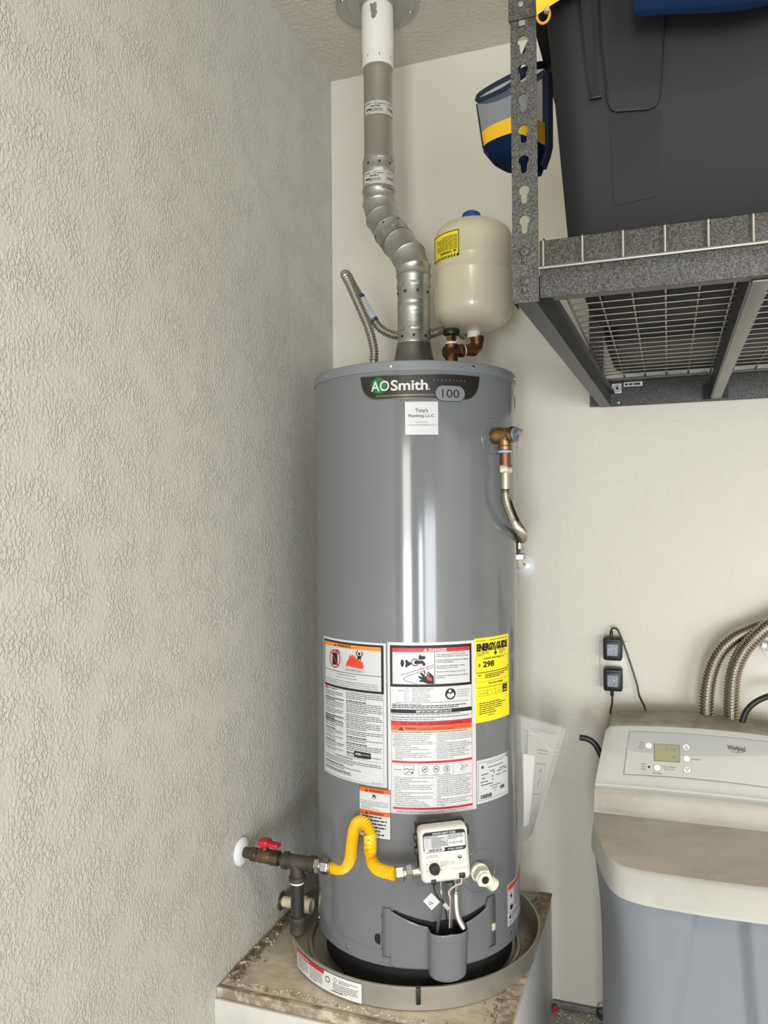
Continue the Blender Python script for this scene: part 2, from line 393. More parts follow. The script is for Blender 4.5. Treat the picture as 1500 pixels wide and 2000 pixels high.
# drain fitting on the pan wall facing the left wall
fz = ZB+.040; fy = -0.383
xw = PX-math.sqrt(PR**2-(fy-PY)**2)
mb = MB(); mb.lathe([(.011, -.004), (.021, -.004), (.021, .004), (.0235, .006), (.0235, .022), (.020, .024), (.020, .040), (.0155, .040), (.0150, .012), (.011, .008)], (xw, fy, fz+.012), (1, 0, 0), 28, capa=False, capb=False)
mb.build('drain_adapter', M_pvc, pan)
mb = MB(); mb.lathe([(.024, -.012), (.024, -.002)], (xw, fy, fz+.012), (1, 0, 0), 6); mb.build('lock_nut', M_steel, pan)
dp = thing('pan_drain_pipe', 'short drain pipe with chrome wall plate between pan and left wall', 'pipe', (0.0, fy, fz+.012))
mb = MB(); mb.tube([(.003, fy, fz+.012), (xw-.014, fy, fz+.012)], .014, 16); mb.build('pipe', M_pvc, dp)
mb = MB(); mb.lathe([(.024, 0.0005), (.024, .004), (.018, .009), (.015, .010)], (0, fy, fz+.012), (1, 0, 0), 32); mb.build('wall_plate', M_steel, dp)

# ------------------------------------------------------------------ water heater
HX, HY, HR = 0.395, -0.389, 0.2535
ZT, ZJ = 1.7545, 0.3995
TH0 = math.atan2(CAM.y-HY, CAM.x-HX)
def hp(r, deg, z):
    a = TH0+R_(deg); return Vector((HX+r*math.cos(a), HY+r*math.sin(a), z))
def hn(deg): a = TH0+R_(deg); return Vector((math.cos(a), math.sin(a), 0))
def ht(deg): a = TH0+R_(deg); return Vector((-math.sin(a), math.cos(a), 0))
M_jacket = mat('grey_enamel', (111, 113, 116), 0.11, 0.0, spec=0.5)
M_cap = mat('grey_cap', (120, 123, 127), 0.3)
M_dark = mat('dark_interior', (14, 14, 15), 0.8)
M_orange = mat('label_orange', (226, 96, 34), 0.45); M_amber = mat('label_amber', (220, 134, 40), 0.45); M_yellow = mat('label_yellow', (244, 226, 38), 0.45)
M_green = mat('logo_green', (22, 104, 52), 0.4)
M_label = mat('label_paper', (202, 203, 205), 0.25); M_ltgray = mat('label_grey', (198, 199, 201), 0.35)
M_chrome = mat('badge_chrome', (118, 114, 108), 0.25, 0.9); M_badge = mat('badge_dark', (62, 60, 58), 0.3, 0.7)
wh = thing('water_heater', 'tall grey cylindrical gas water heater standing in the drain pan', 'water heater', (HX, HY, ZB+.0035))
mb = MB(); mb.lathe([(HR-.012, ZJ+.004), (HR, ZJ), (HR, ZJ+.03), (HR, 0.9), (HR, 1.3), (HR, ZT-.022), (HR-.004, ZT-.018)], (HX, HY, 0), n=160, capa=True, capb=True)
mb.build('jacket', M_jacket, wh)
mb = MB(); mb.lathe([(HR+.0022, ZT-.0225), (HR+.0022, ZT-.002), (HR+.0005, ZT), (HR-.006, ZT+.0002), (HR-.009, ZT-.004), (.09, ZT-.0035), (.08, ZT-.0035), (0.001, ZT-.0035)], (HX, HY, 0), n=160, capa=True, capb=False)
cap = mb.build('top_cap', M_cap, wh)
for dg, z in ((-12, 1.7425), (31.5, 1.7435), (-56, 1.742), (75, 1.743), (120, 1.743), (-110, 1.743)):
    o = hp(HR+.002, dg, z); mb = MB(); mb.lathe([(.0044, 0), (.004, .0022), (.002, .003)], o, hn(dg), 12); mb.build('screw', M_steel, cap)
for dg, z in ((-40, .415), (57.5, .4215), (-75, .418)):
    o = hp(HR, dg, z); mb = MB(); mb.lathe([(.0046, 0), (.0042, .0022), (.002, .003)], o, hn(dg), 12); mb.build('screw', M_steel, wh)
# seam line of the skirt and the dark base with feet
mb = MB(); mb.lathe([(HR, .4345), (HR+.0012, .4338), (HR+.0012, .400), (HR, .3992)], (HX, HY, 0), n=160, capa=False, capb=False); mb.build('base_band', M_jacket, wh)
mb = MB(); mb.lathe([(HR-.026, ZB+.02), (HR-.020, ZB+.022), (HR-.020, ZJ+.003), (HR-.03, ZJ+.003)], (HX, HY, 0), n=96); mb.build('base_ring', M_dark, wh)
for k in range(4):
    o = hp(HR-.05, 45+90*k, 0); MB().box((o.x, o.y, ZB+.0125), (.05, .05, .018), Matrix.Rotation(TH0+R_(45+90*k), 3, 'Z'), .002).build('foot', M_dark, wh)

# ---- burner access panel with its half-round scoop, and the dark throat behind it
SC = 13.5
def ztop(d):
    e = abs(d-SC)-8.5
    if d > SC and d > 36.5: return 0.536
    if d < SC and d < -14.0: return 0.530
    L = 26.0-8.5; q = min(1, max(0, e/(23.5 if d > SC else 19.0)))
    hi = .536 if d > SC else .5265
    return .499 + (hi-.499)*(q**1.25) if e > 0 else .499-.003*math.cos(e/8.5*PI/2)
def offs(d, z):
    e = abs(d-SC)
    if d < -14.0 or d > 37.5: return .0035
    lo = .012*max(0, min(1, (z-.40)/.13))      # the sheet leans out towards its top edge
    base = .006 + lo*max(0, min(1, (26-e)/18.0))
    if e < 9.3:
        h = math.sqrt(max(0, 1-(e/9.3)**2)); return base + .036*h**0.8 + (.0012 if abs(z-.482) < .004 or abs(z-.402) < .003 else 0)
    return base
ds = [-18.5, -14.2, -13.9] + [-13.9+i*(SC-9.6+13.9)/9 for i in range(1, 10)] + [SC-9.3+i*18.6/22 for i in range(23)] + [SC+9.6+i*(37.3-SC-9.6)/8 for i in range(9)] + [37.8, 43.0]
def bot(d):
    e = abs(d-SC)
    if d <= -14.0 or d >= 37.5: return .4215
    if e < 9.3: return .402-.010*math.sqrt(1-(e/9.3)**2)
    return .403
NZ = 26
def pfn(u, v):
    i = int(round(u*(len(ds)-1))); d = ds[i]; z = bot(d)+(ztop(d)-bot(d))*v
    return hp(HR+offs(d, z), d, z)
mb = MB(); mb.grid(pfn, len(ds), NZ)
bp_ = mb.build('burner_access_panel', M_jacket, wh, smooth=40, fix=False)
sm = bp_.modifiers.new('thickness', 'SOLIDIFY'); sm.thickness = .0016; sm.offset = 0
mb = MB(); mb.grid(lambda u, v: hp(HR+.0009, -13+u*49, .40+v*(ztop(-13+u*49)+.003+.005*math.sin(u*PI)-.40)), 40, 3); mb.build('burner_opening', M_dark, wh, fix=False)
pr = Print(cylmap(HX, HY, HR+.003, TH0+R_(-22.6), .468), {'k': M_dark})
pr.poly([(0, .004), (.003, 0), (.013, .0), (.013, .022), (.004, .020), (0, .016)], 'k', 1)
pr.build('sight_opening', wh)
for y in (-.045, -.008, .026):
    pr = Print(cylmap(HX, HY, HR+.003, TH0+R_(-22.6), .468), {'k': M_dark}); pr.rect(.0165, y, .0182, y+.004, 'k', 1); pr.build('panel_slot', wh)
MB().box(hp(HR+.0045, 41.5, .4645), (.003, .010, .016), Matrix.Rotation(TH0+R_(41.5), 3, 'Z'), .001).build('plastic_plug', mat('cream_plug', (206, 194, 172), .5), wh)

# ---- maker's badge
def hmap(tl, zt, lift=0.0): return cylmap(HX, HY, HR+lift, TH0+R_(tl), zt)
pr = Print(hmap(-29, 1.7235), {'c': M_chrome, 'd': M_badge, 'w': M_label, 'g': M_green, 'p': M_cap, 'k': M_black, 's': mat('badge_script', (112, 108, 104), .4)}, seg=.005)
BW, BH = HR*R_(65), .0555
def badge(ins, k, l):
    n = 24; V = []; Fc = []; d = pr.lift(l)
    for i in range(60):
        x = ins+(BW-2*ins)*i/59; e = min(x-ins, BW-ins-x); q = .042
        yb = BH-ins - (0 if e > q else (BH-2*ins)*(1-math.sqrt(max(0, 1-((q-e)/q)**2)))*.93)
        V += [pr.fn(x, ins, d), pr.fn(x, max(yb, ins+.001), d)]
    for i in range(59): Fc.append([2*i, 2*i+1, 2*i+3, 2*i+2])
    pr.mb.add(V, Fc, pr.mi(k))
badge(0, 'c', 2); badge(.0022, 'd', 4)
pr.rect(.04, .0455, BW-.06, .0495, 'c', 5)
pr.disc(.047, .0235, .0185, 'g', 5, 32)
pr.text('AO', .029, .036, .0235, 'w', w=.043, bold=.012, l=6)
pr.text('Smith', .0755, .036, .0235, 'w', w=.083, bold=.022, l=6); pr.disc(.1615, .0345, .0016, 'w', 6, 8)
for i, ch in enumerate('SIGNATURE'): pr.text(ch, .172+i*.0092, .0165, .0055, 's', l=6, al='C')
pb, pc = [], (.210, .0435); hw, hh = .0345, .0172
for a in range(0, 360, 12):
    ca_, sa_ = math.cos(R_(a)), math.sin(R_(a)); pb.append((pc[0]+(hw-hh)*(1 if ca_ > 0 else -1)+hh*ca_, pc[1]+hh*sa_))
def ring_poly(P, k, l):
    pr.poly(P, k, l)
ring_poly([(pc[0]+(x-pc[0])*1.03, pc[1]+(y-pc[1])*1.06) for x, y in pb], 'k', 7); ring_poly(pb, 'p', 10)
pr.text('100', pc[0], pc[1]+.0095, .019, 'd', 'C', w=.040, bold=0.0, l=12)
pr.build('brand_badge', wh, 'dark chrome badge with green round mark and white lettering')

# ---- installer's sticker
pr = Print(hmap(-4.8, 1.661), {'w': M_label, 'r': mat('maroon_ink', (92, 24, 34), .5), 'k': M_grayink})
pr.rect(0, 0, .0742, .074, 'w', 1)
pr.text("Tony's", .037, .0235, .0085, 'r', 'C', w=.028, bold=.02); pr.text('Plumbing L.L.C.', .037, .0345, .0066, 'r', 'C', w=.059, bold=.022)
pr.text('210.275.8701', .037, .0475, .0028, 'k', 'C', w=.026); pr.text('tonysplumbing210@gmail.com', .037, .0535, .0032, 'k', 'C', w=.064)
pr.build('installer_sticker', wh, 'square white sticker with maroon lettering')

# ---- large warning label (left)
LP = {'w': M_label, 'k': M_black, 'g': M_grayink, 'o': M_amber, 'r': M_red, 'f': mat('flame_red', (214, 62, 34), .5), 'O': M_orange, 'l': M_ltgray}
pr = Print(hmap(-61.5, 1.1195), LP)
LW, LH = HR*R_(45.8), .3225
pr.rect(0, 0, LW, LH, 'w', 0); pr.rect(.0045, .005, LW-.0055, .1145, 'k', 1); pr.rect(.0095, .0185, LW-.0115, .109, 'l', 2)
pr.rect(.0095, .0095, LW-.0115, .0185, 'o', 2); pr.tri(.058, .0172, .0072, 'k', 'o', 3); pr.text('WARNING', .0655, .0172, .0068, 'k', bold=.02, w=.046, l=3)
pr.rect(.0095, .0745, LW-.0115, .0756, 'k', 3)
pr.poly([(.046, .036), (.050, .034), (.052, .030), (.055, .031), (.056, .034), (.066, .033), (.067, .061), (.046, .062)], 'k', 3)
pr.line([(.060, .034), (.062, .026), (.070, .027), (.076, .033)], .0028, 'k', 3)
pr.ring(.056, .047, .0215, .0032, 'r', 4); pr.line([(.042, .032), (.070, .062)], .003, 'r', 4)
pr.poly([(.094, .058), (.100, .047), (.104, .044), (.107, .036), (.111, .030), (.112, .037), (.117, .029), (.119, .038), (.124, .030), (.125, .040), (.133, .036), (.134, .043), (.141, .040), (.141, .047), (.146, .046), (.144, .053), (.148, .052), (.146, .061), (.120, .0595)], 'f', 3)
pr.disc(.136, .0275, .0032, 'k', 4, 14); pr.poly([(.130, .032), (.142, .032), (.140, .040), (.132, .040)], 'k', 4); pr.line([(.131, .033), (.127, .027), (.132, .021)], .0022, 'k', 4); pr.line([(.141, .033), (.145, .028), (.143, .022)], .0022, 'k', 4)
pr.line([(.078, .036), (.084, .050), (.086, .066), (.094, .070), (.146, .070), (.150, .066), (.146, .062), (.096, .060), (.090, .062)], .0007, 'g', 3)
pr.text('Flammable Vapors', .121, .0678, .0033, 'k', 'C', w=.048, bold=.012, l=3)
pr.text('FIRE AND EXPLOSION HAZARD', .095, .0822, .0032, 'k', 'C', w=.060, l=3); pr.text('Can result in serious injury or death', .095, .0885, .0032, 'k', 'C', w=.066, l=3)
for i, t in enumerate(('Do not store or use gasoline or other flammable vapors and liquids in the vicinity of', 'this or any other appliance. Storage of or use of gasoline or other flammable vapors or', 'liquids in the vicinity of this or any other appliance can result in serious injury or death.')):
    pr.text(t, .014, .0965+i*.0048, .0031, 'k', w=.170, l=3)
pr.rect(.008, .117, .026, .1215, 'f', 1); pr.lines(.028, .118, .035, 1, .0045, 'k', last=1)
def column(x, y, w, groups, lh=.00415):
    for n, bold in groups:
        if bold: pr.lines(x, y, w, bold, lh, 'k', .55)
        y += bold*lh
        pr.lines(x, y, w, n, lh, 'g', .42); y += n*lh+.0018
    return y
column(.010, .125, .078, ((3, 0), (4, 2), (3, 0), (0, 2), (2, 0)))
column(.095, .119, .100, ((4, 0), (6, 1), (4, 0)))
pr.rect(.008, .184, LW-.008, .1846, 'g', 1)
column(.010, .188, .078, ((4, 1), (3, 1), (2, 0), (3, 1), (2, 0)), .0041); column(.095, .187, .100, ((4, 0), (3, 0), (2, 1), (4, 1), (2, 1)), .0041)
pr.poly([(.120, .250), (.163, .250), (.164, .251), (.164, .2625), (.163, .2635), (.120, .2635), (.119, .2625), (.119, .251)], 'k', 2); pr.text('AHRI', .1225, .2585, .0052, 'w', w=.016, bold=.03, l=3); pr.text('CERTIFIED', .141, .2575, .0032, 'l', w=.020, l=3)
pr.rect(.008, .2685, LW-.008, .2691, 'g', 1); pr.lines(.055, .2705, .06, 1, .0042, 'k', last=1)
column(.010, .2755, .185, ((3, 0),), .0041); column(.010, .290, .130, ((2, 1),), .0041); column(.010, .304, .17, ((1, 1),), .0041)
pr.lines(.165, .315, .026, 1, .003, 'g', last=1)
pr.frame(.0055, .116, LW-.0065, LH-.0035, .0006, 'g', 1)
pr.build('warning_label', wh, 'tall white label with black bordered orange warning picture')

# ---- large danger / lighting instruction label (middle)
pr = Print(hmap(-14.9, 1.1228), LP)
DW, DH = HR*R_(46.4), .381
pr.rect(0, 0, DW, DH, 'w', 0); pr.rect(.006, .0065, DW-.010, .0985, 'k', 1); pr.rect(.0115, .0215, DW-.0155, .093, 'l', 2); pr.rect(.0115, .0125, DW-.0155, .0215, 'r', 2)
pr.tri(.0855, .0203, .0075, 'w', 'r', 3); pr.text('DANGER', .0935, .0203, .0072, 'w', w=.041, bold=.025, l=3)
pr.rect(.1055, .0215, .1067, .093, 'k', 3)
# taps, hot water and a hand
pr.disc(.034, .046, .004, 'k', 3, 16, ry=.0085); pr.poly([(.040, .040), (.045, .038), (.047, .042), (.052, .044), (.055, .047), (.051, .051), (.047, .052), (.044, .056), (.040, .053), (.042, .047)], 'k', 3)
pr.ring(.062, .044, .0085, .002, 'k', 3, 20); pr.poly([(.061, .040), (.079, .040), (.084, .044), (.086, .051), (.080, .052), (.078, .047), (.061, .048)], 'k', 3)
pr.poly([(.070, .038), (.071, .029), (.075, .027), (.078, .031), (.082, .029), (.086, .032), (.084, .037), (.079, .038)], 'k', 3)
pr.poly([(.0795, .053), (.087, .052), (.092, .075), (.084, .075)], 'w', 3)
pr.text('HOT', .083, .0605, .0058, 'r', 'C', w=.020, l=4)
pr.line([(.030, .073), (.104, .050)], .0010, 'k', 3); pr.line([(.104, .055), (.046, .074), (.036, .080), (.040, .085), (.066, .0925)], .0010, 'k', 3)
pr.poly([(.104, .0925), (.104, .076), (.098, .070), (.091, .064), (.090, .067), (.095, .074), (.086, .066), (.083, .062), (.081, .064), (.084, .073), (.076, .066), (.073, .068), (.079, .077), (.070, .074), (.069, .077), (.077, .083), (.071, .084), (.072, .087), (.080, .088), (.090, .092)], 'k', 3)
pr.poly([(.100, .086), (.100, .080), (.095, .076), (.089, .075), (.087, .078), (.090, .083)], 'r', 4)
for i, t in enumerate(('Water temperature over 125°F can cause', 'severe burns instantly or death from scalds.', '', 'Children, disabled and elderly are at highest', 'risk of being scalded.', '', 'See instruction manual before setting', 'temperature at water heater.', '', 'Feel water before bathing or showering.', '', 'Temperature limiting valves are available,', 'see manual.')):
    if t: pr.text(t, .110, .0285+i*.0043, .0029, 'k', w=min(.077, len(t)*.00178), bold=.012, l=3)
y = .1045
for a, b_ in (('WATER', 'TIME TO PRODUCE SERIOUS'), ('TEMPERATURE', 'BURNS ON ADULT SKIN'), ('150°F', 'About 1/2 second'), ('140°F', 'About 1 1/2 seconds'), ('130°F', 'Less than 5 seconds'), ('127°F', 'About 30 seconds'), ('120°F', 'More than 5 minutes')):
    pr.text(a, .048, y, .0026, 'k', 'R', w=len(a)*.0022, l=1); pr.text(b_, .055, y, .0026, 'k', w=len(b_)*.0021, bold=.008, l=1); y += .0044
pr.disc(.142, .1165, .0125, 'k', 1, 32); pr.disc(.141, .110, .0034, 'w', 2, 14); pr.poly([(.133, .117), (.138, .114), (.141, .117), (.149, .113), (.151, .121), (.143, .126), (.136, .124)], 'w', 2)
for i, t in enumerate(('See manual for more', 'information about', 'preventing burns', 'from hot water.')): pr.text(t, .158, .1095+i*.0048, .0030, 'g', w=len(t)*.00175, l=1)
pr.text('The time to produce serious burns on the skin of infants, children, and the elderly can be even shorter.', .018, .1345, .0026, 'k', w=.168, l=1)
pr.text('Install Thermostatic Mixing Valves', .010, .1388, .0028, 'k', w=.066, bold=.02, l=1); pr.lines(.010, .1402, .178, 2, .0040, 'k', .5, last=.9)
pr.rect(.007, .149, DW-.0105, .1575, 'k', 1); pr.text('IMPORTANT/IMPORTANTE', .104, .1560, .0058, 'w', 'C', w=.080, bold=.02, l=2)
pr.lines(.009, .1590, .175, 1, .0044, 'g', last=.9); pr.rect(.007, .1645, DW-.0105, .165, 'g', 1); pr.lines(.009, .1662, .18, 2, .0042, 'g', last=.55)
pr.rect(.007, .1755, DW-.0105, .1850, 'r', 1); pr.text('FOR YOUR SAFETY READ BEFORE LIGHTING', .100, .1830, .0052, 'k', 'C', w=.140, bold=.012, l=2)
pr.rect(.007, .1850, DW-.0105, .1965, 'O', 1); pr.tri(.030, .1958, .0095, 'k', 'O', 2); pr.text('WARNING!', .039, .1935, .0052, 'k', w=.026, bold=.02, l=2); pr.text('If you do not follow these instructions exactly, a fire or explosion may result', .068, .1905, .0030, 'k', w=.110, l=2); pr.lines(.068, .1920, .10, 1, .0034, 'k', last=.8, l=2)
pr.text('BEFORE LIGHTING: ENTIRE SYSTEM MUST BE FILLED WITH WATER AND AIR PURGED FROM ALL LINES', .010, .2010, .0028, 'k', w=.172, bold=.01, l=1)
A_ = ('A.  This appliance has a pilot which is lit by a piezo-electric', '     spark gas ignition system. Do not open the inner door', '     of the appliance and try to light the pilot by hand.', 'B.  BEFORE LIGHTING smell all around the appliance', '     area for gas. Be sure to smell next to the floor because', '     some gas is heavier than air and will settle on the floor.', 'WHAT TO DO IF YOU SMELL GAS', '     ·  Do not try to light any appliance.', '     ·  Do not touch any electric switch; do not use any', '        phone in your building.', '     ·  Immediately call your gas supplier from a neighbor\'s', '        phone. Follow the gas supplier\'s instructions.', '     ·  If you cannot reach your gas supplier, call the fire', '        department.')
B_ = ('C.  Use only your hand to push in or turn the gas control', '     knob. Never use tools. If the knob will not push in or turn', '     by hand, do not try to repair it, call a qualified service', '     technician. Force or attempted repair may result in a fire', '     or explosion.', 'D.  Do not use this appliance if any part has been', '     underwater. Immediately contact a qualified installer or', '     service agency to replace a flooded water heater. Do not', '     attempt to repair the unit! It must be replaced!', 'E.  DO NOT USE THIS APPLIANCE IF THERE HAS BEEN', '     AN IGNITION OF VAPORS. Immediately call a qualified', '     service technician to inspect the appliance.', '     Vapors trapped in a flammable vapors ignition will', '     shut off the water heater.')
def block(L, x, y, lh, h, k='k', cw=.00152):
    for i, t in enumerate(L):
        lead = len(t)-len(t.lstrip()); 
        pr.text(t.strip(), x+lead*cw*.55, y+i*lh, h, k, w=min(len(t.strip())*cw, .0905-lead*cw*.55), l=1)
block(A_, .010, .2056, .00415, .0027); block(B_, .105, .2050, .00415, .0027)
pr.rect(.009, .2635, DW-.0105, .2685, 'r', 1); pr.text('LIGHTING INSTRUCTIONS', .100, .2676, .0031, 'k', 'C', w=.06, l=2)
# three little dial pictures
pr.lines(.014, .2830, .018, 1, .003, 'g', last=1); pr.line([(.036, .273), (.058, .273), (.058, .291), (.050, .294), (.036, .293), (.036, .273)], .0006, 'k', 1); pr.line([(.037, .283), (.044, .280), (.048, .284), (.052, .281), (.057, .284)], .0012, 'k', 1); pr.line([(.040, .293), (.044, .287), (.050, .288)], .0012, 'k', 1); pr.disc(.054, .289, .0022, 'k', 1, 10)
pr.frame(.068, .271, .147, .296, .0005, 'g', 1)
for i, cx in enumerate((.082, .108, .132)):
    pr.ring(cx, .2815, .0068, .0010, 'k', 1, 20); a = (2.6, .4, 1.4)[i]; pr.line([(cx-.004*math.cos(a), .2815-.004*math.sin(a)), (cx+.004*math.cos(a), .2815+.004*math.sin(a))], .0022, 'k', 1)
    for q in range(5): b_ = .9+q*.42; pr.line([(cx+.0078*math.cos(b_), .2815+.0078*math.sin(b_)), (cx+.0098*math.cos(b_), .2815+.0098*math.sin(b_))], .0007, 'k', 1)
    pr.lines(cx-.007, .293, .014, 1, .0024, 'g', last=1)
pr.line([(.165, .273), (.170, .281), (.164, .286), (.171, .284), (.184, .280), (.176, .276), (.170, .281)], .0007, 'k', 1); pr.lines(.166, .288, .010, 1, .0024, 'g', last=1)
C_ = ('1.  STOP! It is imperative that you read all safety warnings', '     before lighting the pilot.', '2.  Turn the gas control/temperature knob clockwise', '     to the "OFF" setting.', '3.  Wait ten (10) minutes to clear out any gas. If you then', '     smell gas, STOP! Follow "B" in the safety information', '     above on this label. If you do not smell gas, go to the', '     next step.', '4.  Turn the gas control/temperature knob counterclockwise to', '     "PILOT". See Figure "A".', '5.  Press the gas control/temperature knob all the way in', '     and hold it in. The knob should travel in about 1/4 inch', '     if it is set to "PILOT" correctly.', '     While holding the gas control knob in, click', '     the igniter button continuously (once a second)', '     up to 90 seconds or until status light is blinking.')
D_ = ('6.  When the status light starts blinking, release the gas', '     control/temperature knob. Set the gas control', '     temperature knob to the desired setting. See Figure "C".', '     If the status light does not start blinking within 90', '     seconds, repeat steps 3 through 5 up to THREE (3)', '     times, waiting 10 minutes between lighting attempts.', '     If the status light stops blinking, wait for the pilot', '     and wait 10 minutes before attempting to relight.', '     If the status light lights a solid code, rotate the gas', '     control/temperature knob and repeat steps 1 through 5', '     waiting 10 minutes before attempting to relight the', '     pilot.', '7.  If the status light does not start blinking after three', '     lighting attempts, turn the gas control knob', '     to "OFF" and call a qualified service technician or', '     gas supplier.')
block(C_, .010, .3015, .00415, .0027); block(D_, .105, .3000, .00420, .0027)
pr.rect(.010, .3665, DW-.0105, .3715, 'r', 1); pr.text('TO TURN OFF GAS TO APPLIANCE', .100, .3706, .0031, 'k', 'C', w=.09, l=2)
pr.text('1.  Turn the gas control/temperature knob counterclockwise to the "OFF" setting. The status light will stop blinking', .011, .3752, .0024, 'k', w=.170, l=1); pr.lines(.018, .3762, .12, 1, .0034, 'g', last=.9)
pr.frame(.0070, .1985, DW-.0105, .3795, .0006, 'r', 1); pr.frame(.006, .0985, DW-.010, .1755, .0006, 'k', 1)
pr.build('danger_label', wh, 'tall white label with red danger band, tap and hand picture and lighting instructions')

# ---- yellow energy label
pr = Print(hmap(31.1, 1.1257), {'y': M_yellow, 'k': M_black})
EW, EH = HR*R_(28.2), .192
pr.rect(0, 0, EW, EH, 'y', 0); pr.lines(.006, .006, .028, 1, .0032, 'k', last=1); pr.lines(.045, .006, .070, 1, .0032, 'k', last=1)
pr.text('ENERGY', .006, .0290, .0155, 'k', w=.061, bold=.075, l=1); pr.text('GUIDE', .069, .0290, .0155, 'k', w=.047, bold=.075, l=1)
pr.rect(.0635, .022, .0675, .037, 'k', 2); pr.poly([(.059, .036), (.072, .036), (.0655, .044)], 'k', 2)
pr.lines(.006, .0325, .040, 3, .0034, 'k', last=.5); pr.lines(.080, .0325, .025, 3, .0034, 'k', last=.6)
pr.frame(.004, .0465, EW-.004, .100, .0005, 'k', 1)
pr.text('Estimated Yearly Energy Cost', .062, .0500, .0040, 'k', 'C', w=.072, bold=.012, l=2)
pr.text('$', .010, .0672, .0095, 'k', bold=.03, l=2); pr.text('298', .024, .0672, .0128, 'k', w=.036, bold=.035, l=2)
pr.rect(.006, .0785, .118, .0800, 'k', 2); pr.rect(.006, .0765, .0070, .0815, 'k', 2); pr.poly([(.114, .0725), (.119, .0725), (.1165, .0775)], 'k', 2); pr.lines(.010, .0838, .010, 1, .0036, 'k', .6, last=1); pr.lines(.107, .0828, .010, 1, .0036, 'k', .6, last=1)
pr.lines(.030, .0835, .075, 3, .0038, 'k', .5, last=.7)
pr.text('First Hour Rating', .067, .1075, .0048, 'k', 'C', w=.052, bold=.02, l=2); pr.text('(How much hot water you get in the first hour of use)', .062, .1145, .0030, 'k', 'C', w=.108, bold=.008, l=2)
for i, t in enumerate(('very small', 'low', 'medium')):
    x = .010+i*.0275; pr.frame(x, .1205, x+.0275, .1325, .0005, 'k', 1); pr.text(t, x+.0137, .1282, .0032, 'k', 'C', w=len(t)*.0021, l=2)
pr.rect(.0925, .1155, .1135, .1335, 'k', 1); pr.text('high', .103, .1228, .0030, 'y', 'C', w=.008, l=2); pr.lines(.095, .1272, .016, 1, .0044, 'y', .6, l=2, last=1)
for i in range(6):
    if i in (0, 1, 3, 5): pr.disc(.008, .1495+i*.0047, .0010, 'k', 1, 8)
    pr.lines(.012, .1480+i*.0047, (.076, .098, .080, .082, .05, .058)[i], 1, .0042, 'k', .45, last=1)
pr.text('ftc.gov/energy', .048, .1790, .0030, 'k', 'C', w=.022, bold=.012, l=2)
pr.build('energy_label', wh, 'bright yellow energy label')

# ---- white rating plate label (its square code is left out)
pr = Print(hmap(31.9, .8488), {'w': M_label, 'k': M_black, 'g': M_grayink})
RW, RH = HR*R_(25.3), .098
pr.rect(0, 0, RW, RH, 'w', 0); pr.frame(.004, .006, RW-.003, RH-.006, .0006, 'k', 1)
pr.poly([(.016+.0055*(1 if i % 2 == 0 else .36)*math.sin(i*PI/5), .017-.0055*(1 if i % 2 == 0 else .36)*math.cos(i*PI/5)) for i in range(10)], 'k', 2)
pr.ring(.105, .0055, .005, .0014, 'k', 2, 18); pr.text('G', .105, .0078, .0045, 'k', 'C', l=3)
pr.lines(.030, .0100, .062, 1, .003, 'g', last=1); pr.lines(.034, .0195, .055, 1, .0042, 'k', last=1)
for y, xs in ((.0290, ((.04, .055), (.075, .098))), (.0335, ((.012, .035), (.05, .056), (.064, .084), (.09, .104))), (.0420, ((.014, .024), (.045, .051), (.060, .080), (.085, .105))), (.0500, ((.010, .034), (.045, .052))), (.0570, ((.012, .05),))):
    for a, b_ in xs: pr.lines(a, y, b_-a, 1, .0036, 'k', .5, last=1)
pr.lines(.040, .064, .038, 1, .0036, 'k', last=1); pr.lines(.046, .070, .018, 1, .0034, 'k', last=1); pr.lines(.055, .0765, .006, 1, .0034, 'k', last=1)
for x0, x1, y0, y1 in ((.010, .044, .0795, .0885), (.074, .092, .0705, .0785)):
    x = x0
    while x < x1: w = random.choice((.0005, .0008, .0013)); pr.rect(x, y0, x+w, y1, 'k', 2); x += w+random.choice((.0005, .0009))
pr.build('rating_label', wh, 'small white rating label with bar codes')

# ---- small orange warning label behind the yellow gas hose
pr = Print(hmap(-31.6, .7928), LP)
w_, h_ = HR*R_(17.8), .1125
pr.rect(0, 0, w_, h_, 'k', 0); pr.rect(.0012, .0012, w_-.0012, h_-.0012, 'w', 1)
for y in (.0012, .0515):
    pr.rect(.0012, y, w_-.0012, y+.0098, 'O', 2); pr.tri(.020, y+.0088, .0068, 'k', 'O', 3); pr.text('WARNING', .0265, y+.0086, .0062, 'k', w=.036, bold=.02, l=3)
pr.poly([(.039+(.0075 if i % 2 == 0 else .003)*math.cos(i*PI/9+.2), .0195+(.0075 if i % 2 == 0 else .003)*math.sin(i*PI/9+.2)) for i in range(18)], 'k', 2); pr.disc(.039, .0215, .0020, 'w', 3, 10)
for i, t in enumerate(('To reduce the risk of explosion or fire', 'resulting in serious injury or death:', '   Use a new CSA international approved', '   gas supply line.', '   Install a shutoff valve.')): pr.text(t.strip(), .004+(.003 if t[0] == ' ' else 0), .0325+i*.0042, .0028, 'k', w=min(.070, len(t.strip())*.00186), l=2)
for i in range(6): pr.lines(.006, .0640+i*.0076, (.058, .066, .062, .064, .050, .058)[i], 1, .0052, 'k', .55, l=2, last=1)
pr.build('gas_warning_label', wh, 'small white label with two orange warning bands')

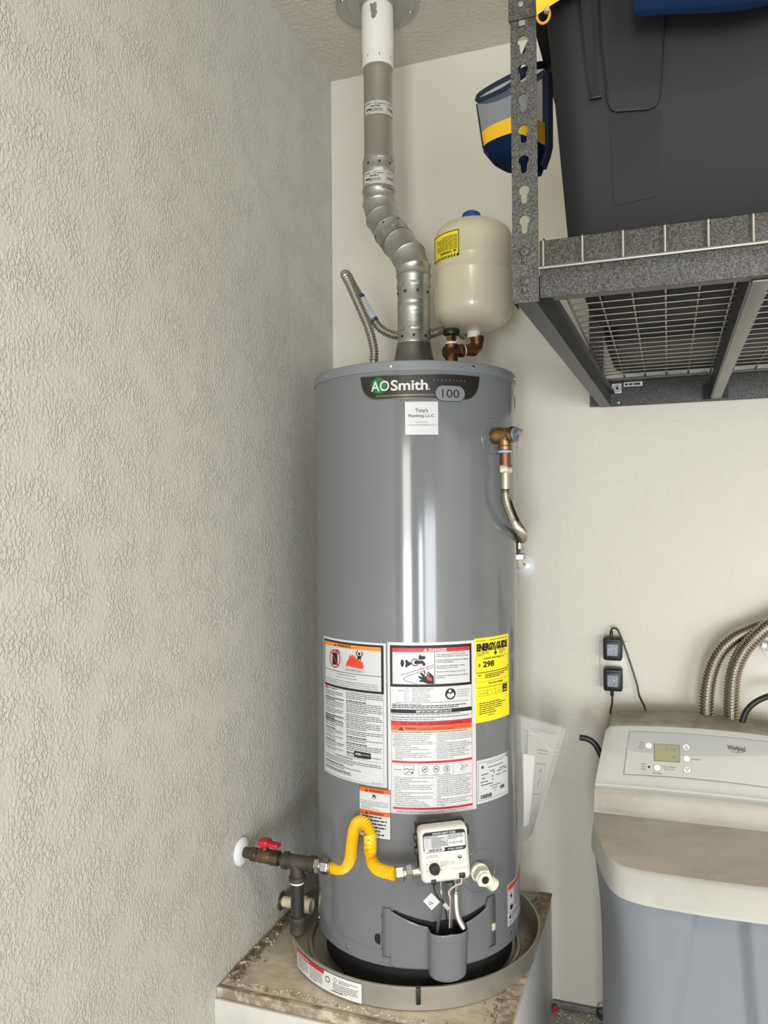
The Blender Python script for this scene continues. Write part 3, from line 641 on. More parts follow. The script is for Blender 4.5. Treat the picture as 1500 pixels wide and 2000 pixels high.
# ---- red topped label low on the right
pr = Print(hmap(55.0, .5365), LP)
w_, h_ = HR*R_(38), .097
pr.rect(0, 0, w_, h_, 'w', 0); pr.rect(.003, .003, w_-.003, .014, 'f', 1)
pr.frame(.003, .016, .035, .066, .0006, 'k', 1); pr.rect(.004, .017, .034, .065, 'l', 1)
pr.poly([(.010, .024), (.017, .028), (.024, .021), (.022, .030), (.028, .035), (.020, .034), (.015, .041), (.016, .032)], 'k', 2); pr.poly([(.012, .062), (.013, .050), (.018, .052), (.022, .046), (.022, .054), (.028, .050), (.028, .062)], 'k', 2)
pr.poly([(.006, .078), (.016, .070), (.016, .084)], 'k', 2)
pr.lines(.039, .017, .12, 13, .0038, 'k'); pr.lines(.020, .070, .14, 4, .0040, 'k'); pr.lines(.006, .088, .15, 2, .0034, 'g')
pr.build('vapor_label', wh, 'white label with red top band and pictograms')
# edge label near the top right
pr = Print(hmap(78, 1.706), LP); pr.rect(0, 0, .03, .042, 'w', 0); pr.rect(.002, .004, .028, .03, 'g', 1); pr.build('side_label', wh)

# ---- gas control valve
ph, rollc = 8.0, R_(4.0)
CN, CT = hn(ph), ht(ph); UP = Vector((0, 0, 1))
EX = CT*math.cos(rollc)+UP*math.sin(rollc); EY = UP*math.cos(rollc)-CT*math.sin(rollc)
CO = Vector((HX, HY, .6880))+CN*.345+CT*.0085
def cmap(x, y, d): return CO+EX*x+EY*y+CN*d
CR = Matrix((EX, EY, CN)).transposed()
M_ctl = mat('control_white', (214, 212, 206), 0.42)
M_brass = mat('brass', (152, 122, 80), 0.34, 0.95); M_copper = mat('copper', (138, 94, 68), 0.42, 0.9, var=((104, 74, 58), 30, .45, .7))
gc = MB(); gc.box(cmap(0, 0, -.020), (.106, .1165, .040), CR, .012, seg=4); gc = gc.build('gas_control', M_ctl, wh); gc['label'] = 'white plastic gas control box'
MB().box(cmap(0, .002, -.050), (.108, .110, .024), CR, .006, seg=3).build('back_housing', M_rubber, gc)
MB().box(cmap(0, -.012, -.072), (.07, .07, .036), CR, .004).build('mounting_block', mat('cast_grey', (120, 122, 124), .5, .6), gc)
for x, y in ((-.055, .030), (-.055, .002)): MB().box(cmap(x, y, -.034), (.010, .016, .016), CR, .0015).build('terminal', M_rubber, gc)
MB().box(cmap(.0555, .038, -.030), (.008, .018, .020), CR, .002).build('terminal', M_rubber, gc)
pr = Print(lambda x, y, d: cmap(-.0445+x, .0515-y, d), {'k': M_black, 'w': M_label, 'g': M_grayink, 'h': M_ltgray})
def rr(x0, y0, x1, y1, r, k, l):
    P = []
    for cx, cy, a in ((x1-r, y0+r, -90), (x1-r, y1-r, 0), (x0+r, y1-r, 90), (x0+r, y0+r, 180)):
        for q in range(0, 91, 15): P.append((cx+r*math.cos(R_(a+q)), cy+r*math.sin(R_(a+q))))
    pr.poly(P, k, l)
rr(0, 0, .091, .043, .007, 'k', 1); rr(.0012, .0075, .0898, .0345, .002, 'w', 2); pr.text('STATUS LIGHT CODE', .0455, .0058, .0039, 'w', 'C', w=.049, bold=.03, l=2)
rr(.0012, .0340, .045, .0418, .004, 'w', 2); pr.text('4" W.C. OUTLET', .068, .0405, .0036, 'w', 'C', w=.033, bold=.03, l=2)
x = .010
while x < .038: w = random.choice((.0006, .001, .0016)); pr.rect(x, .0355, x+w, .0405, 'k', 3); x += w+random.choice((.0006, .001))
pr.text('FLASHES', .0018, .0115, .0028, 'k', w=.015, bold=.02, l=3); pr.text('STATUS', .0195, .0115, .0028, 'k', w=.012, bold=.02, l=3)
for i, t in enumerate(('Normal Operation, Idle', 'Normal Operation', 'Thermopile Voltage Low', 'High Temperature Shutdown', 'Temperature Sensor Failure', 'Gas Control or Valve Failure', 'Contact Service')):
    pr.text(t, .0195, .0148+i*.0031, .0022, 'k', w=len(t)*.00118, bold=.01, l=3); pr.rect(.0012, .0122+i*.0031, .0520, .0125+i*.0031, 'k', 3)
pr.rect(.0085, .0122, .0088, .0345, 'k', 3); pr.rect(.0180, .0075, .0184, .0345, 'k', 3); pr.rect(.0520, .0075, .0524, .0345, 'k', 3)
pr.lines(.054, .009, .033, 4, .0026, 'k', l=3); pr.ring(.066, .0260, .0022, .0008, 'k', 3, 12); pr.ring(.082, .0260, .0022, .0008, 'k', 3, 12); pr.lines(.055, .0253, .008, 1, .003, 'k', l=3, last=1); pr.lines(.070, .0253, .009, 1, .003, 'k', l=3, last=1)
for i, t in enumerate(('50% FIXED DEGREES', 'MAX TEMP SETTING')): pr.text(t, .004, .0505+i*.0034, .0020, 'g', w=.026, l=1)
for i, t in enumerate(('TO LIGHT PILOT:', 'Hold knob fully depressed and', 'depress igniter until status', 'light blinks.')): pr.text(t, .034, .0640+i*.0028, .0018, 'g', w=len(t)*.00105, l=1)
for q, t in enumerate(('OFF', 'PILOT', 'WARM', 'HOT', 'A', 'B', 'C', 'VERY', 'HOT')):
    a = R_(200-q*27.5); pr.text(t[:2], .0195+.0165*math.cos(a), .0755-.0165*math.sin(a)+.001, .0022, 'k', 'C', l=1)
pr.disc(.0755, .0575, .0042, 'k', 1, 20); pr.disc(.0755, .0560, .0024, 'h', 2, 14); pr.lines(.0725, .0640, .007, 1, .0022, 'k', last=1)
pr.text('Honeywell', .0555, .0835, .0052, 'h', w=.036, bold=.012, l=1)
pr.line([(.004, .0905), (.026, .0925), (.036, .087), (.044, .0775), (.052, .0735), (.091, .0660)], .0009, 'h', 1)
pr.build('control_print', gc)
kb = MB(); ko = cmap(-.0250, -.0240, 0); kb.lathe([(.0112, 0), (.0112, .010), (.0095, .0125), (.001, .0130)], ko, CN, 28); kb.box(ko+CN*.0145-EX*.0, (.0032, .020, .004), CR @ Matrix.Rotation(.7, 3, 'Z'), .0008); kb.build('temperature_knob', M_rubber, gc)
for x, y, w in ((-.0285, -.0530, .010), (.0330, -.0455, .013)): MB().box(cmap(x, y, -.002), (w, .010, .012), CR, .001).build('plug_socket', M_rubber, gc)
MB().box(cmap(.008, -.0605, -.022), (.018, .010, .02), CR, .002).build('gas_outlet', M_rubber, gc)
# tubes, wires and tag hanging from the control into the burner throat
mb = MB(); P = spline([cmap(.020, -.055, -.022), cmap(.021, -.075, -.022), cmap(.0205, -.095, -.022), hp(HR+.028, 17.5, .525), hp(HR+.016, 20, .49)], 10); corrugated(mb, [cmap(.0205, -.066, -.022), cmap(.0210, -.082, -.022), cmap(.0195, -.100, -.024), hp(HR+.034, 17.0, .532), hp(HR+.020, 21, .492)], .0062, .0032, .0007, 12); mb.lathe([(.0058, 0), (.0058, .016)], cmap(.0205, -.068, -.022), EY, 16); mb.build('pilot_tube_sleeve', M_steel, gc)
mb = MB(); mb.tube(spline([cmap(-.010, -.058, -.022), cmap(-.011, -.080, -.022), cmap(-.012, -.105, -.024), hp(HR+.018, 8.5, .490)], 8), .0032, 10); mb.build('gas_tube', mat('dull_aluminium', (150, 150, 148), .4, .8), gc)
mb = MB(); mb.tube(spline([cmap(-.0285, -.056, -.002), cmap(-.0275, -.072, -.004), cmap(-.020, -.090, -.006), cmap(-.008, -.108, -.010), hp(HR+.03, 13, .505)], 8), .0016, 8); mb.build('igniter_wire', M_rubber, gc)
M_wire = mat('pale_red_wire', (150, 106, 108), .5); M_wirew = mat('white_wire', (206, 204, 200), .5)
mb = MB(); mb.tube(spline([cmap(.033, -.050, .002), cmap(.036, -.060, .002), cmap(.028, -.068, -.004), cmap(.012, -.076, -.012), cmap(.006, -.090, -.016), cmap(.010, -.108, -.020), hp(HR+.024, 15, .50)], 8), .0014, 8); mb.build('sensor_wire', M_wire, gc)
mb = MB(); mb.tube(spline([cmap(.031, -.050, .0), cmap(.030, -.062, .0), cmap(.018, -.070, -.008), cmap(.004, -.084, -.014), cmap(.006, -.104, -.018), hp(HR+.024, 14, .50)], 8), .0014, 8); mb.build('sensor_wire', M_wirew, gc)
TGR = CR @ Matrix.Rotation(R_(38), 3, 'Z')
tg = MB(); to = cmap(-.0370, -.0900, .006); tg.box(to, (.024, .027, .0008), TGR); tg = tg.build('paper_tag', M_label, gc, smooth=0)
pr = Print(lambda x, y, d: to+TGR @ Vector((x-.012, .0135-y, d)), {'k': mat('blue_ink', (60, 70, 120), .5), 'g': M_ltgray}); pr.ring(.008, .014, .0035, .0012, 'k', 1, 14); pr.disc(.011, .018, .0016, 'k', 1, 8); pr.lines(.0135, .004, .009, 6, .0022, 'g', l=1); pr.build('tag_print', tg)
MB().box(cmap(-.0065, -.1050, .004), (.008, .016, .004), CR @ Matrix.Rotation(R_(35), 3, 'Z'), .0008).build('wire_splice', mat('clear_grey', (176, 176, 172), .35), gc)

# ---- plastic drain valve
M_nylon = mat('white_nylon', (222, 222, 204), .4, spec=.5)
D0 = 31.5; o = hp(HR, D0, .606); n = (hn(16)+Vector((0, 0, -.05))).normalized()
mb = MB(); mb.lathe([(.016, 0), (.016, .012), (.021, .014), (.021, .020), (.0145, .022), (.0145, .036)], o, n, 24); dvo = mb.build('drain_valve', M_nylon, wh); dvo['label'] = 'white plastic drain valve'
mb = MB(); hexnut(mb, o+n*.030, n, .0205, .017, a0=.3); mb.lathe([(.0155, .046), (.0155, .052), (.010, .0525)], o, n, 24); mb.build('valve_nut', M_nylon, dvo)
mb = MB(); mb.lathe([(.0085, .0524), (.0085, .0534)], o, n, 20); mb.box(o+n*.0538, (.0022, .013, .001), Matrix((ht(30), UP, n)).transposed() @ Matrix.Rotation(.1, 3, 'Z')); mb.build('valve_stem', M_rubber, dvo)
sp = (ht(30)*.72+UP*-.62+hn(30)*.10).normalized(); so = o+n*.034
mb = MB(); mb.lathe([(.0115, .008), (.0115, .024), (.0145, .025), (.0145, .030), (.0135, .031), (.0145, .033), (.0145, .038), (.0115, .039), (.008, .039), (.008, .030)], so, sp, 22); mb.build('valve_spout', M_nylon, dvo)
# pressed ring around the drain opening follows the drum
mbr = MB(); mbr.grid(lambda u, v: hp(HR+.0003+.0014*math.sin(PI*v), D0+2+math.degrees((.046+.004*v)*math.cos(2*PI*u)/HR), .600+(.046+.004*v)*math.sin(2*PI*u)), 60, 5, closeu=True); mbr.build('drain_ring', M_jacket, wh, smooth=60)
mbr = MB(); mbr.grid(lambda u, v: hp(HR+.0003+.0014*math.sin(PI*v), 47+math.degrees((.040+.004*v)*math.cos(2*PI*u)/HR), 1.588+(.040+.004*v)*math.sin(2*PI*u)), 60, 5, closeu=True); mbr.build('relief_ring', M_jacket, wh, smooth=60)

# ---- temperature and pressure relief valve
TD = 46.0; to_ = hp(HR-.002, TD, 1.589); n = hn(TD)
mb = MB(); mb.lathe([(.014, 0), (.014, .008), (.0195, .010), (.0195, .022), (.017, .026), (.017, .052), (.0185, .054), (.0185, .060), (.012, .064)], to_, n, 28)
tpd = to_+n*.036
mb.lathe([(.0150, .006), (.0150, .024), (.0165, .026), (.0165, .034), (.013, .036)], tpd, (0, 0, -1), 24)
mb.box(tpd+hn(0)*.017, (.006, .004, .022), Matrix((ht(0), hn(0), UP)).transposed(), .001)
tp = mb.build('relief_valve', M_brass, wh); tp['label'] = 'brass relief valve'
mb = MB(); mb.lathe([(.0165, .064), (.0175, .066), (.0160, .070), (.006, .0705), (.004, .078)], to_, n, 28); mb.build('valve_bonnet', mat('bonnet_grey', (128, 138, 146), .4, .5), tp)
mb = MB(); lo = to_+n*.079; mb.box(lo+Vector((0, 0, -.012)), (.0018, .010, .044), Matrix((n, ht(TD), UP)).transposed() @ Matrix.Rotation(R_(7), 3, 'Y'), .0006); mb.tube([lo-ht(TD)*.008+Vector((0, 0, .004)), lo+ht(TD)*.008+Vector((0, 0, .004))], .003, 10); mb.build('test_lever', M_steel, tp)

# ------------------------------------------------------------------ vent pipe
M_galv = mat('galvanised_steel', (192, 191, 187), 0.36, 0.85, var=((166, 164, 158), 26, .35, .7), bump=(18, .25, .003))
M_alu = mat('satin_steel', (172, 169, 160), 0.36, 0.75, bump=(14, .3, .004, (1, 1, .4)))
M_paint = mat('white_pipe_paint', (226, 222, 214), 0.5, bump=(28, .5, .003))
VX, VY, VR = 0.272, -0.306, 0.0415
vp = thing('vent_pipe', 'silver metal flue pipe with two elbows rising from the heater to the ceiling', 'vent pipe', (HX, HY, ZT))
mb = MB(); mb.lathe([(.078, ZT-.0035), (.076, ZT+.006), (.066, ZT+.020), (.058, ZT+.036), (.0515, ZT+.052), (.047, ZT+.072), (.0445, ZT+.088), (.0435, ZT+.092)], (HX, HY, 0), n=48, capa=True); mb.build('vent_collar', mat('hood_steel', (128, 128, 122), .35, .9), vp)
def vlathe(name, prof, o, ax=(0, 0, 1), M=M_galv, n=48):
    mb = MB(); mb.lathe(prof, o, ax, n); return mb.build(name, M, vp, smooth=45)
b = .0015
ls = vlathe('lower_section', [(VR, 1.843), (VR+b, 1.845), (VR+b, 1.852), (VR, 1.855), (VR, 1.932), (VR+b, 1.937), (VR, 1.941), (VR, 1.948), (VR+b, 1.952), (VR, 1.956), (VR, 2.010), (VR+.0018, 2.016), (VR+.0018, 2.024), (VR, 2.028)], (HX, HY, 0))
def tabs(parent, cx, cy, R, z, n, w, h, M, a0=0., lift=.0018):
    for k in range(n):
        a = TH0+a0+2*PI*k/n; MB().box((cx+(R+lift*.4)*math.cos(a), cy+(R+lift*.4)*math.sin(a), z), (lift, w, h), Matrix.Rotation(a, 3, 'Z'), .0004).build('locking_tab', M, parent)
tabs(ls, HX, HY, VR, 1.882, 6, .024, .009, M_galv, .1); tabs(ls, HX, HY, VR, 1.995, 6, .024, .010, M_galv, .1)
M_slot = mat('slot_black', (22, 22, 22), .7)
tabs(ls, HX, HY, VR, 1.862, 8, .006, .006, M_slot, .0); tabs(ls, HX, HY, VR, 1.975, 8, .005, .006, M_slot, .25)
# embossed lettering on the lower section
pr = Print(cylmap(HX, HY, VR, TH0-R_(22), 1.926), {'m': mat('embossed_bright', (206, 205, 200), .3, .9)}, seg=.004)
pr.lines(.012, 0, .03, 1, .008, 'm', .5, last=.6); pr.lines(.004, .012, .045, 1, .009, 'm', .5, last=1); pr.lines(.0, .024, .045, 1, .008, 'm', .5, last=1); pr.ring(.058, .016, .007, .0014, 'm', 1, 16); pr.build('embossing', ls)
# elbows made of mitred gores
H0 = Vector((HX, HY, 0)); dirh = (Vector((VX, VY, 0))-H0); LH_ = dirh.length; dirh.normalize()
def hz(h, z): return H0+dirh*h+Vector((0, 0, z))
gp = [(0, 2.022), (0.0, 2.040), (.018, 2.078), (.060, 2.124), (.062, 2.1265), (.100, 2.168), (.134, 2.214), (LH_, 2.258), (LH_, 2.290)]
def gores(name, pts, M):
    mb = MB(); P = [hz(*q) for q in pts]; n = 48
    side = Vector((0, 0, 1)).cross(dirh)
    rings = []
    for i, p in enumerate(P):
        d0 = (P[i]-P[i-1]).normalized() if i else (P[1]-P[0]).normalized(); d1 = (P[i+1]-P[i]).normalized() if i < len(P)-1 else d0
        t = (d0+d1).normalized(); up = t.cross(side).normalized(); k = 1/max(.8, t.dot(d1))
        rings.append((p, side, up, k, d1))
    V = []; Fc = []; rows = []
    def ring(p, s, u, k, r):
        rows.append(len(V)); V.extend([p+(s*math.cos(2*PI*j/n)+u*math.sin(2*PI*j/n)*k)*r for j in range(n)])
    for i in range(len(P)):
        p, s, u, k, d = rings[i]
        if i: ring(p-(P[i]-P[i-1]).normalized()*.004, s, u, k, VR+.0012)
        ring(p, s, u, k, VR+.0036)
        if i < len(P)-1: ring(p+(P[i+1]-P[i]).normalized()*.004, s, u, k, VR+.0012)
    for a, c in zip(rows, rows[1:]):
        for j in range(n): j2 = (j+1) % n; Fc.append([a+j, a+j2, c+j2, c+j])
    Fc.append([rows[0]+j for j in range(n)][::-1]); Fc.append([rows[-1]+j for j in range(n)])
    mb.add(V, Fc); return mb.build(name, M, vp, smooth=50)
gores('elbow', gp[:4], M_galv); ue = gores('elbow', gp[4:], M_galv)
mid0, mid1 = hz(.066, 2.131), hz(.098, 2.166); ax = (mid1-mid0).normalized()
for k in range(6):
    e1 = ax.orthogonal().normalized(); e2 = ax.cross(e1); a = k*PI/3+.3; nn = e1*math.cos(a)+e2*math.sin(a); tt = ax.cross(nn)
    MB().box(mid0+(mid1-mid0)*.45+nn*(VR+.0015), (.002, .022, .009), Matrix((nn, tt, ax)).transposed(), .0004).build('locking_tab', M_galv, ue)
    a += .5; nn = e1*math.cos(a)+e2*math.sin(a); tt = ax.cross(nn); MB().box(mid0+(mid1-mid0)*.95+nn*(VR+.0013), (.0016, .006, .004), Matrix((nn, tt, ax)).transposed()).build('slot', M_slot, ue)
ms = vlathe('middle_section', [(VR+.002, 2.285), (VR+.004, 2.289), (VR+.002, 2.294), (VR+.001, 2.337), (VR+.003, 2.342), (VR+.001, 2.347), (VR, 2.368), (VR+.001, 2.374), (VR-.001, 2.380)], (VX, VY, 0))
us = vlathe('upper_section', [(VR-.001, 2.378), (VR-.001, 2.383), (VR-.0025, 2.386), (VR-.0025, 2.59), (VR-.0015, 2.612), (VR-.0005, 2.624), (VR-.002, 2.628)], (VX, VY, 0), M=M_alu)
tabs(ms, VX, VY, VR, 2.372, 6, .022, .009, M_galv, .2); tabs(ms, VX, VY, VR, 2.357, 8, .005, .006, M_slot, .1)
ws = vlathe('painted_section', [(VR+.0008, 2.626), (VR+.0015, 2.632), (VR+.0015, 2.656), (VR+.0005, 2.662), (VR+.002, 2.672), (VR+.002, ZC-.012)], (VX, VY, 0), M=M_paint)
tabs(ws, VX, VY, VR+.001, 2.646, 8, .002, .006, M_slot, .15, lift=.001)
a1 = math.atan2(CAM.y-VY, CAM.x-VX)
pr = Print(cylmap(VX, VY, VR+.002, a1-R_(36), 2.783), {'m': M_alu}, seg=.004)
pr.poly([(.006, 0), (.014, .002), (.024, -.002), (.026, .010), (.024, .018), (.027, .026), (.022, .040), (.015, .043), (.010, .036), (.011, .026), (.008, .020), (.009, .010)], 'm', 1); pr.build('paint_chip', ws, 'bare metal patch')
for z, par, R in ((2.522, us, VR-.0022), (2.333, ms, VR+.0018)):
    pr = Print(cylmap(VX, VY, R, a1-R_(62), z), {'w': mat('sticker_silver', (196, 194, 188), .4, .2), 'k': M_black, 'g': M_grayink}, seg=.004)
    pr.rect(0, 0, .098, .036, 'w', 1); pr.rect(.066, 0, .0665, .036, 'g', 2); pr.ring(.036, .008, .004, .001, 'k', 2, 14)
    pr.lines(.004, .006, .022, 1, .0045, 'k', .4, l=2, last=1); pr.lines(.042, .008, .022, 1, .0045, 'k', .4, l=2, last=1); pr.lines(.022, .014, .026, 1, .0045, 'k', .55, l=2, last=1); pr.lines(.008, .0205, .016, 1, .007, 'k', .55, l=2, last=1); pr.lines(.020, .022, .036, 2, .0042, 'k', .4, l=2, last=1); pr.lines(.004, .032, .016, 1, .004, 'k', .4, l=2, last=1)
    pr.lines(.070, .005, .02, 2, .004, 'g', l=2); 
    for i in range(9): pr.rect(.069+i*.0027, .017, .0704+i*.0027, .025, 'g', 2)
    pr.build('maker_sticker', par)
cp = thing('ceiling_plate', 'round galvanised metal plate around the flue pipe on the ceiling', 'ceiling plate', (VX, VY, ZC))
mb = MB(); mb.lathe([(.045, ZC-.016), (.047, ZC-.016), (.049, ZC-.006), (.083, ZC-.007), (.086, ZC-.0045), (.104, ZC-.004), (.109, ZC-.0075), (.113, ZC-.006), (.114, ZC-.0008), (.045, ZC-.0008)], (VX, VY, 0), n=64, capa=False, capb=False); mb.build('plate', mat('plate_steel', (178, 176, 170), .36, .6, bump=(24, .3, .003)), cp)
for a in (-150, -60, 40, 120):
    x, y = VX+.096*math.cos(R_(a)), VY+.096*math.sin(R_(a)); mb = MB(); mb.lathe([(.005, 0), (.004, .003), (.001, .004)], (x, y, ZC-.0045), (0, 0, -1), 12); mb.build('screw', M_steel, cp)
pr = Print(lambda x, y, d: Vector((VX+.035+x*.8+y*.6, VY-.088+x*.6-y*.8, ZC-.0072-d)), {'w': M_ltgray, 'g': M_grayink}); pr.rect(0, 0, .036, .014, 'w', 0); pr.lines(.002, .002, .03, 2, .003, 'g', last=.8)
for i in range(8): pr.rect(.004+i*.0035, .008, .0056+i*.0035, .0125, 'g', 1)
pr.build('plate_label', cp)

# ------------------------------------------------------------------ hot water connector: corrugated hose bent in a hairpin
M_corr = mat('stainless_hose', (168, 162, 150), 0.34, 0.75)
hc = thing('water_connector', 'corrugated steel water hose bent in a hairpin left of the flue', 'hose', (.286, -.392, ZT-.003))
mb = MB(); corrugated(mb, [(.286, -.392, 1.812), (.286, -.392, 1.845), (.272, -.393, 1.90), (.246, -.400, 1.965), (.222, -.405, 2.022), (.208, -.396, 2.046), (.206, -.368, 2.048), (.218, -.345, 2.018), (.246, -.335, 1.965), (.276, -.328, 1.918), (.305, -.318, 1.898), (.335, -.306, 1.892), (.370, -.292, 1.892), (.405, -.270, 1.90), (.430, -.19, 1.93), (.43, -.09, 1.95), (.43, -.006, 1.95)], .0108, .0074, .0017, 16); mb.build('hose', M_corr, hc, smooth=85)
mb = MB(); mb.lathe([(.0095, 1.782), (.0095, 1.814)], (.286, -.392, 0), n=18); mb.build('ferrule', M_corr, hc)
mb = MB(); hexnut(mb, (.286, -.392, 1.766), (0, 0, 1), .0165, .018); mb.lathe([(.012, 1.7505), (.012, 1.767)], (.286, -.392, 0), n=18); mb.build('nut', M_steel, hc)
bl = spline([(.228, -.341, 2.002), (.246, -.335, 1.965), (.266, -.330, 1.932)], 10)
mb = MB(); mb.tube(bl, .0122, 18, 0); mb.tube(bl[:3], .0124, 18, 1); mb.tube(bl[-3:], .0124, 18, 1); mb.build('hose_sleeve', [M_ltgray, mat('sleeve_blue', (34, 52, 120), .4)], hc)['label'] = 'white and blue paper sleeve'
# ------------------------------------------------------------------ cold side: copper tee, valve, expansion tank
cl = thing('copper_inlet', 'copper tee and elbow with black valve knob feeding the expansion tank', 'pipe fitting', (.487, -.362, ZT-.003))
TZ = 1.826
tx, ty = .487, -.362
mb = MB(); mb.lathe([(.0115, 1.7505), (.0115, TZ-.028), (.0165, TZ-.026), (.0165, TZ-.016), (.0145, TZ-.012), (.0145, TZ+.006), (.0172, TZ+.008), (.0172, TZ+.018), (.012, TZ+.018)], (tx, ty, 0), n=24); td = Vector((.055, .050, .012)).normalized(); mb.lathe([(.0145, -.02), (.0145, .020), (.0168, .022), (.0168, .032), (.012, .032)], (tx, ty, TZ), td, 24); mb.build('tee', M_copper, cl)
e0 = Vector((tx, ty, TZ))+td*.03; e1 = Vector((.537, -.312, 1.838)); mb = MB(); mb.tube(spline([e0, e0+td*.03, e1-td*.006, e1+Vector((.004, .004, .008)), e1+Vector((.0045, .004, .030))], 10), .0148, 20); mb.lathe([(.0178, 0), (.0178, .014)], e1+Vector((.0045, .004, .020)), (0, 0, 1), 20); mb.lathe([(.0172, 0), (.0172, .012)], e0+td*.026, td, 20); mb.build('elbow', M_copper, cl)
M_tape = mat('white_tape', (226, 224, 218), .6)
mb = MB(); mb.lathe([(.0135, 0), (.0160, .003), (.0155, .009), (.0135, .012)], e0-td*.003, td, 20); mb.build('thread_tape', M_tape, cl)
mb = MB(); mb.lathe([(.0130, TZ+.017), (.0150, TZ+.019), (.0148, TZ+.024), (.0120, TZ+.025)], (tx, ty, 0), n=20); mb.build('thread_tape', M_tape, cl)
mb = MB(); mb.lathe([(.0125, TZ+.024), (.0125, TZ+.032), (.0150, TZ+.033), (.0150, TZ+.037), (.008, TZ+.039), (.008, TZ+.048)], (tx, ty, 0), n=6); mb.build('valve_stem', M_brass, cl)
mb = MB()
mb.lathe([(.012, TZ+.042), (.0205, TZ+.043), (.0215, TZ+.046), (.0215, TZ+.054), (.0195, TZ+.057), (.006, TZ+.057)], (tx, ty, 0), n=14)
mb.build('valve_knob', M_rubber, cl)
ch = thing('cold_water_hose', 'corrugated steel hose behind the expansion tank near the flue', 'hose', (.47, -.01, 1.98))
mb = MB(); corrugated(mb, [(.462, -.010, 1.985), (.462, -.06, 1.980), (.458, -.14, 1.962), (.452, -.21, 1.935), (.458, -.262, 1.915), (.474, -.296, 1.905), (.492, -.315, 1.905), (.510, -.325, 1.900)], .0105, .0074, .0017, 16); mb.build('hose', M_corr, ch, smooth=85)
ET = Vector((.534, -.312, 0)); ER = .1015
et = thing('expansion_tank', 'beige upright expansion tank with yellow warning label beside the flue pipe', 'tank', (ET.x, ET.y, 1.878))
M_beige = mat('beige_enamel', (206, 196, 172), 0.26, coat=.2)
prof = [(.016, 1.884)]
for i in range(1, 13):
    a = -PI/2+i*PI/2/12; prof.append((.016+(ER-.016)*math.cos(a)**.85 if i < 12 else ER, 1.945+.058*math.sin(a)))
prof += [(ER, 2.026), (ER+.0012, 2.029), (ER, 2.032), (ER, 2.062), (ER+.0012, 2.065), (ER, 2.068), (ER, 2.118)]
for i in range(1, 13):
    a = i*PI/2/12; prof.append((.012+(ER-.012)*math.cos(a)**.8, 2.118+.052*math.sin(a)))
mb = MB(); mb.lathe(prof, (ET.x, ET.y, 0), n=72); mb.build('shell', M_beige, et, smooth=60)
mb = MB(); mb.lathe([(.0175, 1.868), (.0178, 1.874), (.0165, 1.886), (.020, 1.889)], (ET.x, ET.y, 0), n=24); mb.build('nipple', M_tape, et)
mb = MB(); mb.lathe([(.024, 2.164), (.026, 2.178), (.023, 2.192), (.012, 2.199), (.001, 2.2005)], (ET.x-.004, ET.y, 0), n=28); mb.build('air_valve_cap', mat('cap_blue', (24, 70, 140), .4), et)
a2 = math.atan2(CAM.y-ET.y, CAM.x-ET.x)
fb = cylmap(ET.x, ET.y, ER+.0004, a2-R_(73), 2.120)
TW, TH_ = .096, .068
pr = Print(lambda x, y, d: fb(TW-x, TH_-y, d), {'y': M_yellow, 'k': M_black}, seg=.004)     # the tank hangs upside down, so does its label
pr.rect(0, 0, TW, TH_, 'y', 0); pr.frame(.0012, .0012, TW-.0012, TH_-.0012, .0022, 'k', 1); pr.rect(.0012, .0012, TW-.0012, .0075, 'k', 1)
for i in range(10): pr.poly([(.006+i*.0082, .0068), (.010+i*.0082, .0068), (.013+i*.0082, .0022), (.009+i*.0082, .0022)], 'y', 2)
pr.tri(.013, .0185, .0085, 'k', 'y', 2); pr.text('WARNING', .021, .0180, .0070, 'k', w=.040, bold=.03, l=2)
for i in range(9): pr.lines(.006, .0215+i*.0040, .075, 1, .0040, 'k', .42, l=2, last=(.9, 1, .95, 1, .8, 1, .95, 1, .7)[i])
pr.build('warning_label', et, 'upside-down yellow label with black border')

# ------------------------------------------------------------------ relief valve discharge hose and its wall plate
dh = thing('discharge_hose', 'corrugated steel hose hanging from the brass relief valve on the heater side', 'hose', (tpd.x, tpd.y, 1.40))
mb = MB(); mb.lathe([(.0125, 1.552), (.0128, 1.545), (.0125, 1.518)], (tpd.x, tpd.y, 0), n=22); mb.build('copper_nipple', M_copper, dh)
mb = MB(); mb.lathe([(.0160, 1.5535), (.0160, 1.5480)], (tpd.x, tpd.y, 0), n=22); mb.build('blue_washer', mat('washer_blue', (140, 172, 214), .4), dh)
mb = MB(); hexnut(mb, (tpd.x, tpd.y, 1.502), (0, 0, 1), .0165, .018); mb.build('nut', mat('nut_bright', (214, 212, 206), .25, .9), dh)
mb = MB(); mb.lathe([(.0118, 1.465), (.0118, 1.503)], (tpd.x, tpd.y, 0), n=20); mb.build('ferrule', M_corr, dh)
mb = MB(); corrugated(mb, [(tpd.x, tpd.y, 1.466), (tpd.x+.001, tpd.y+.004, 1.44), (tpd.x+.008, tpd.y+.03, 1.405), (.6665, -.455, 1.380), (.6660, -.389, 1.362), (.653, -.30, 1.350), (.634, -.20, 1.345), (.612, -.10, 1.350), (.599, -.055, 1.350), (.597, -.046, 1.338), (.597, -.045, 1.328)], .0108, .0054, .0018, 16); mb.build('hose', mat('bright_hose', (196, 190, 178), .22, 1.0), dh, smooth=85)
mb = MB(); mb.lathe([(.0115, 1.330), (.0115, 1.312)], (.597, -.045, 0), n=20); mb.build('ferrule', M_steel, dh)
mb = MB(); hexnut(mb, (.597, -.045, 1.298), (0, 0, 1), .0175, .014); mb.build('nut', M_steel, dh); mb = MB(); hexnut(mb, (.597, -.045, 1.281), (0, 0, 1), .0190, .016, a0=.6); mb.build('nut', M_steel, dh)
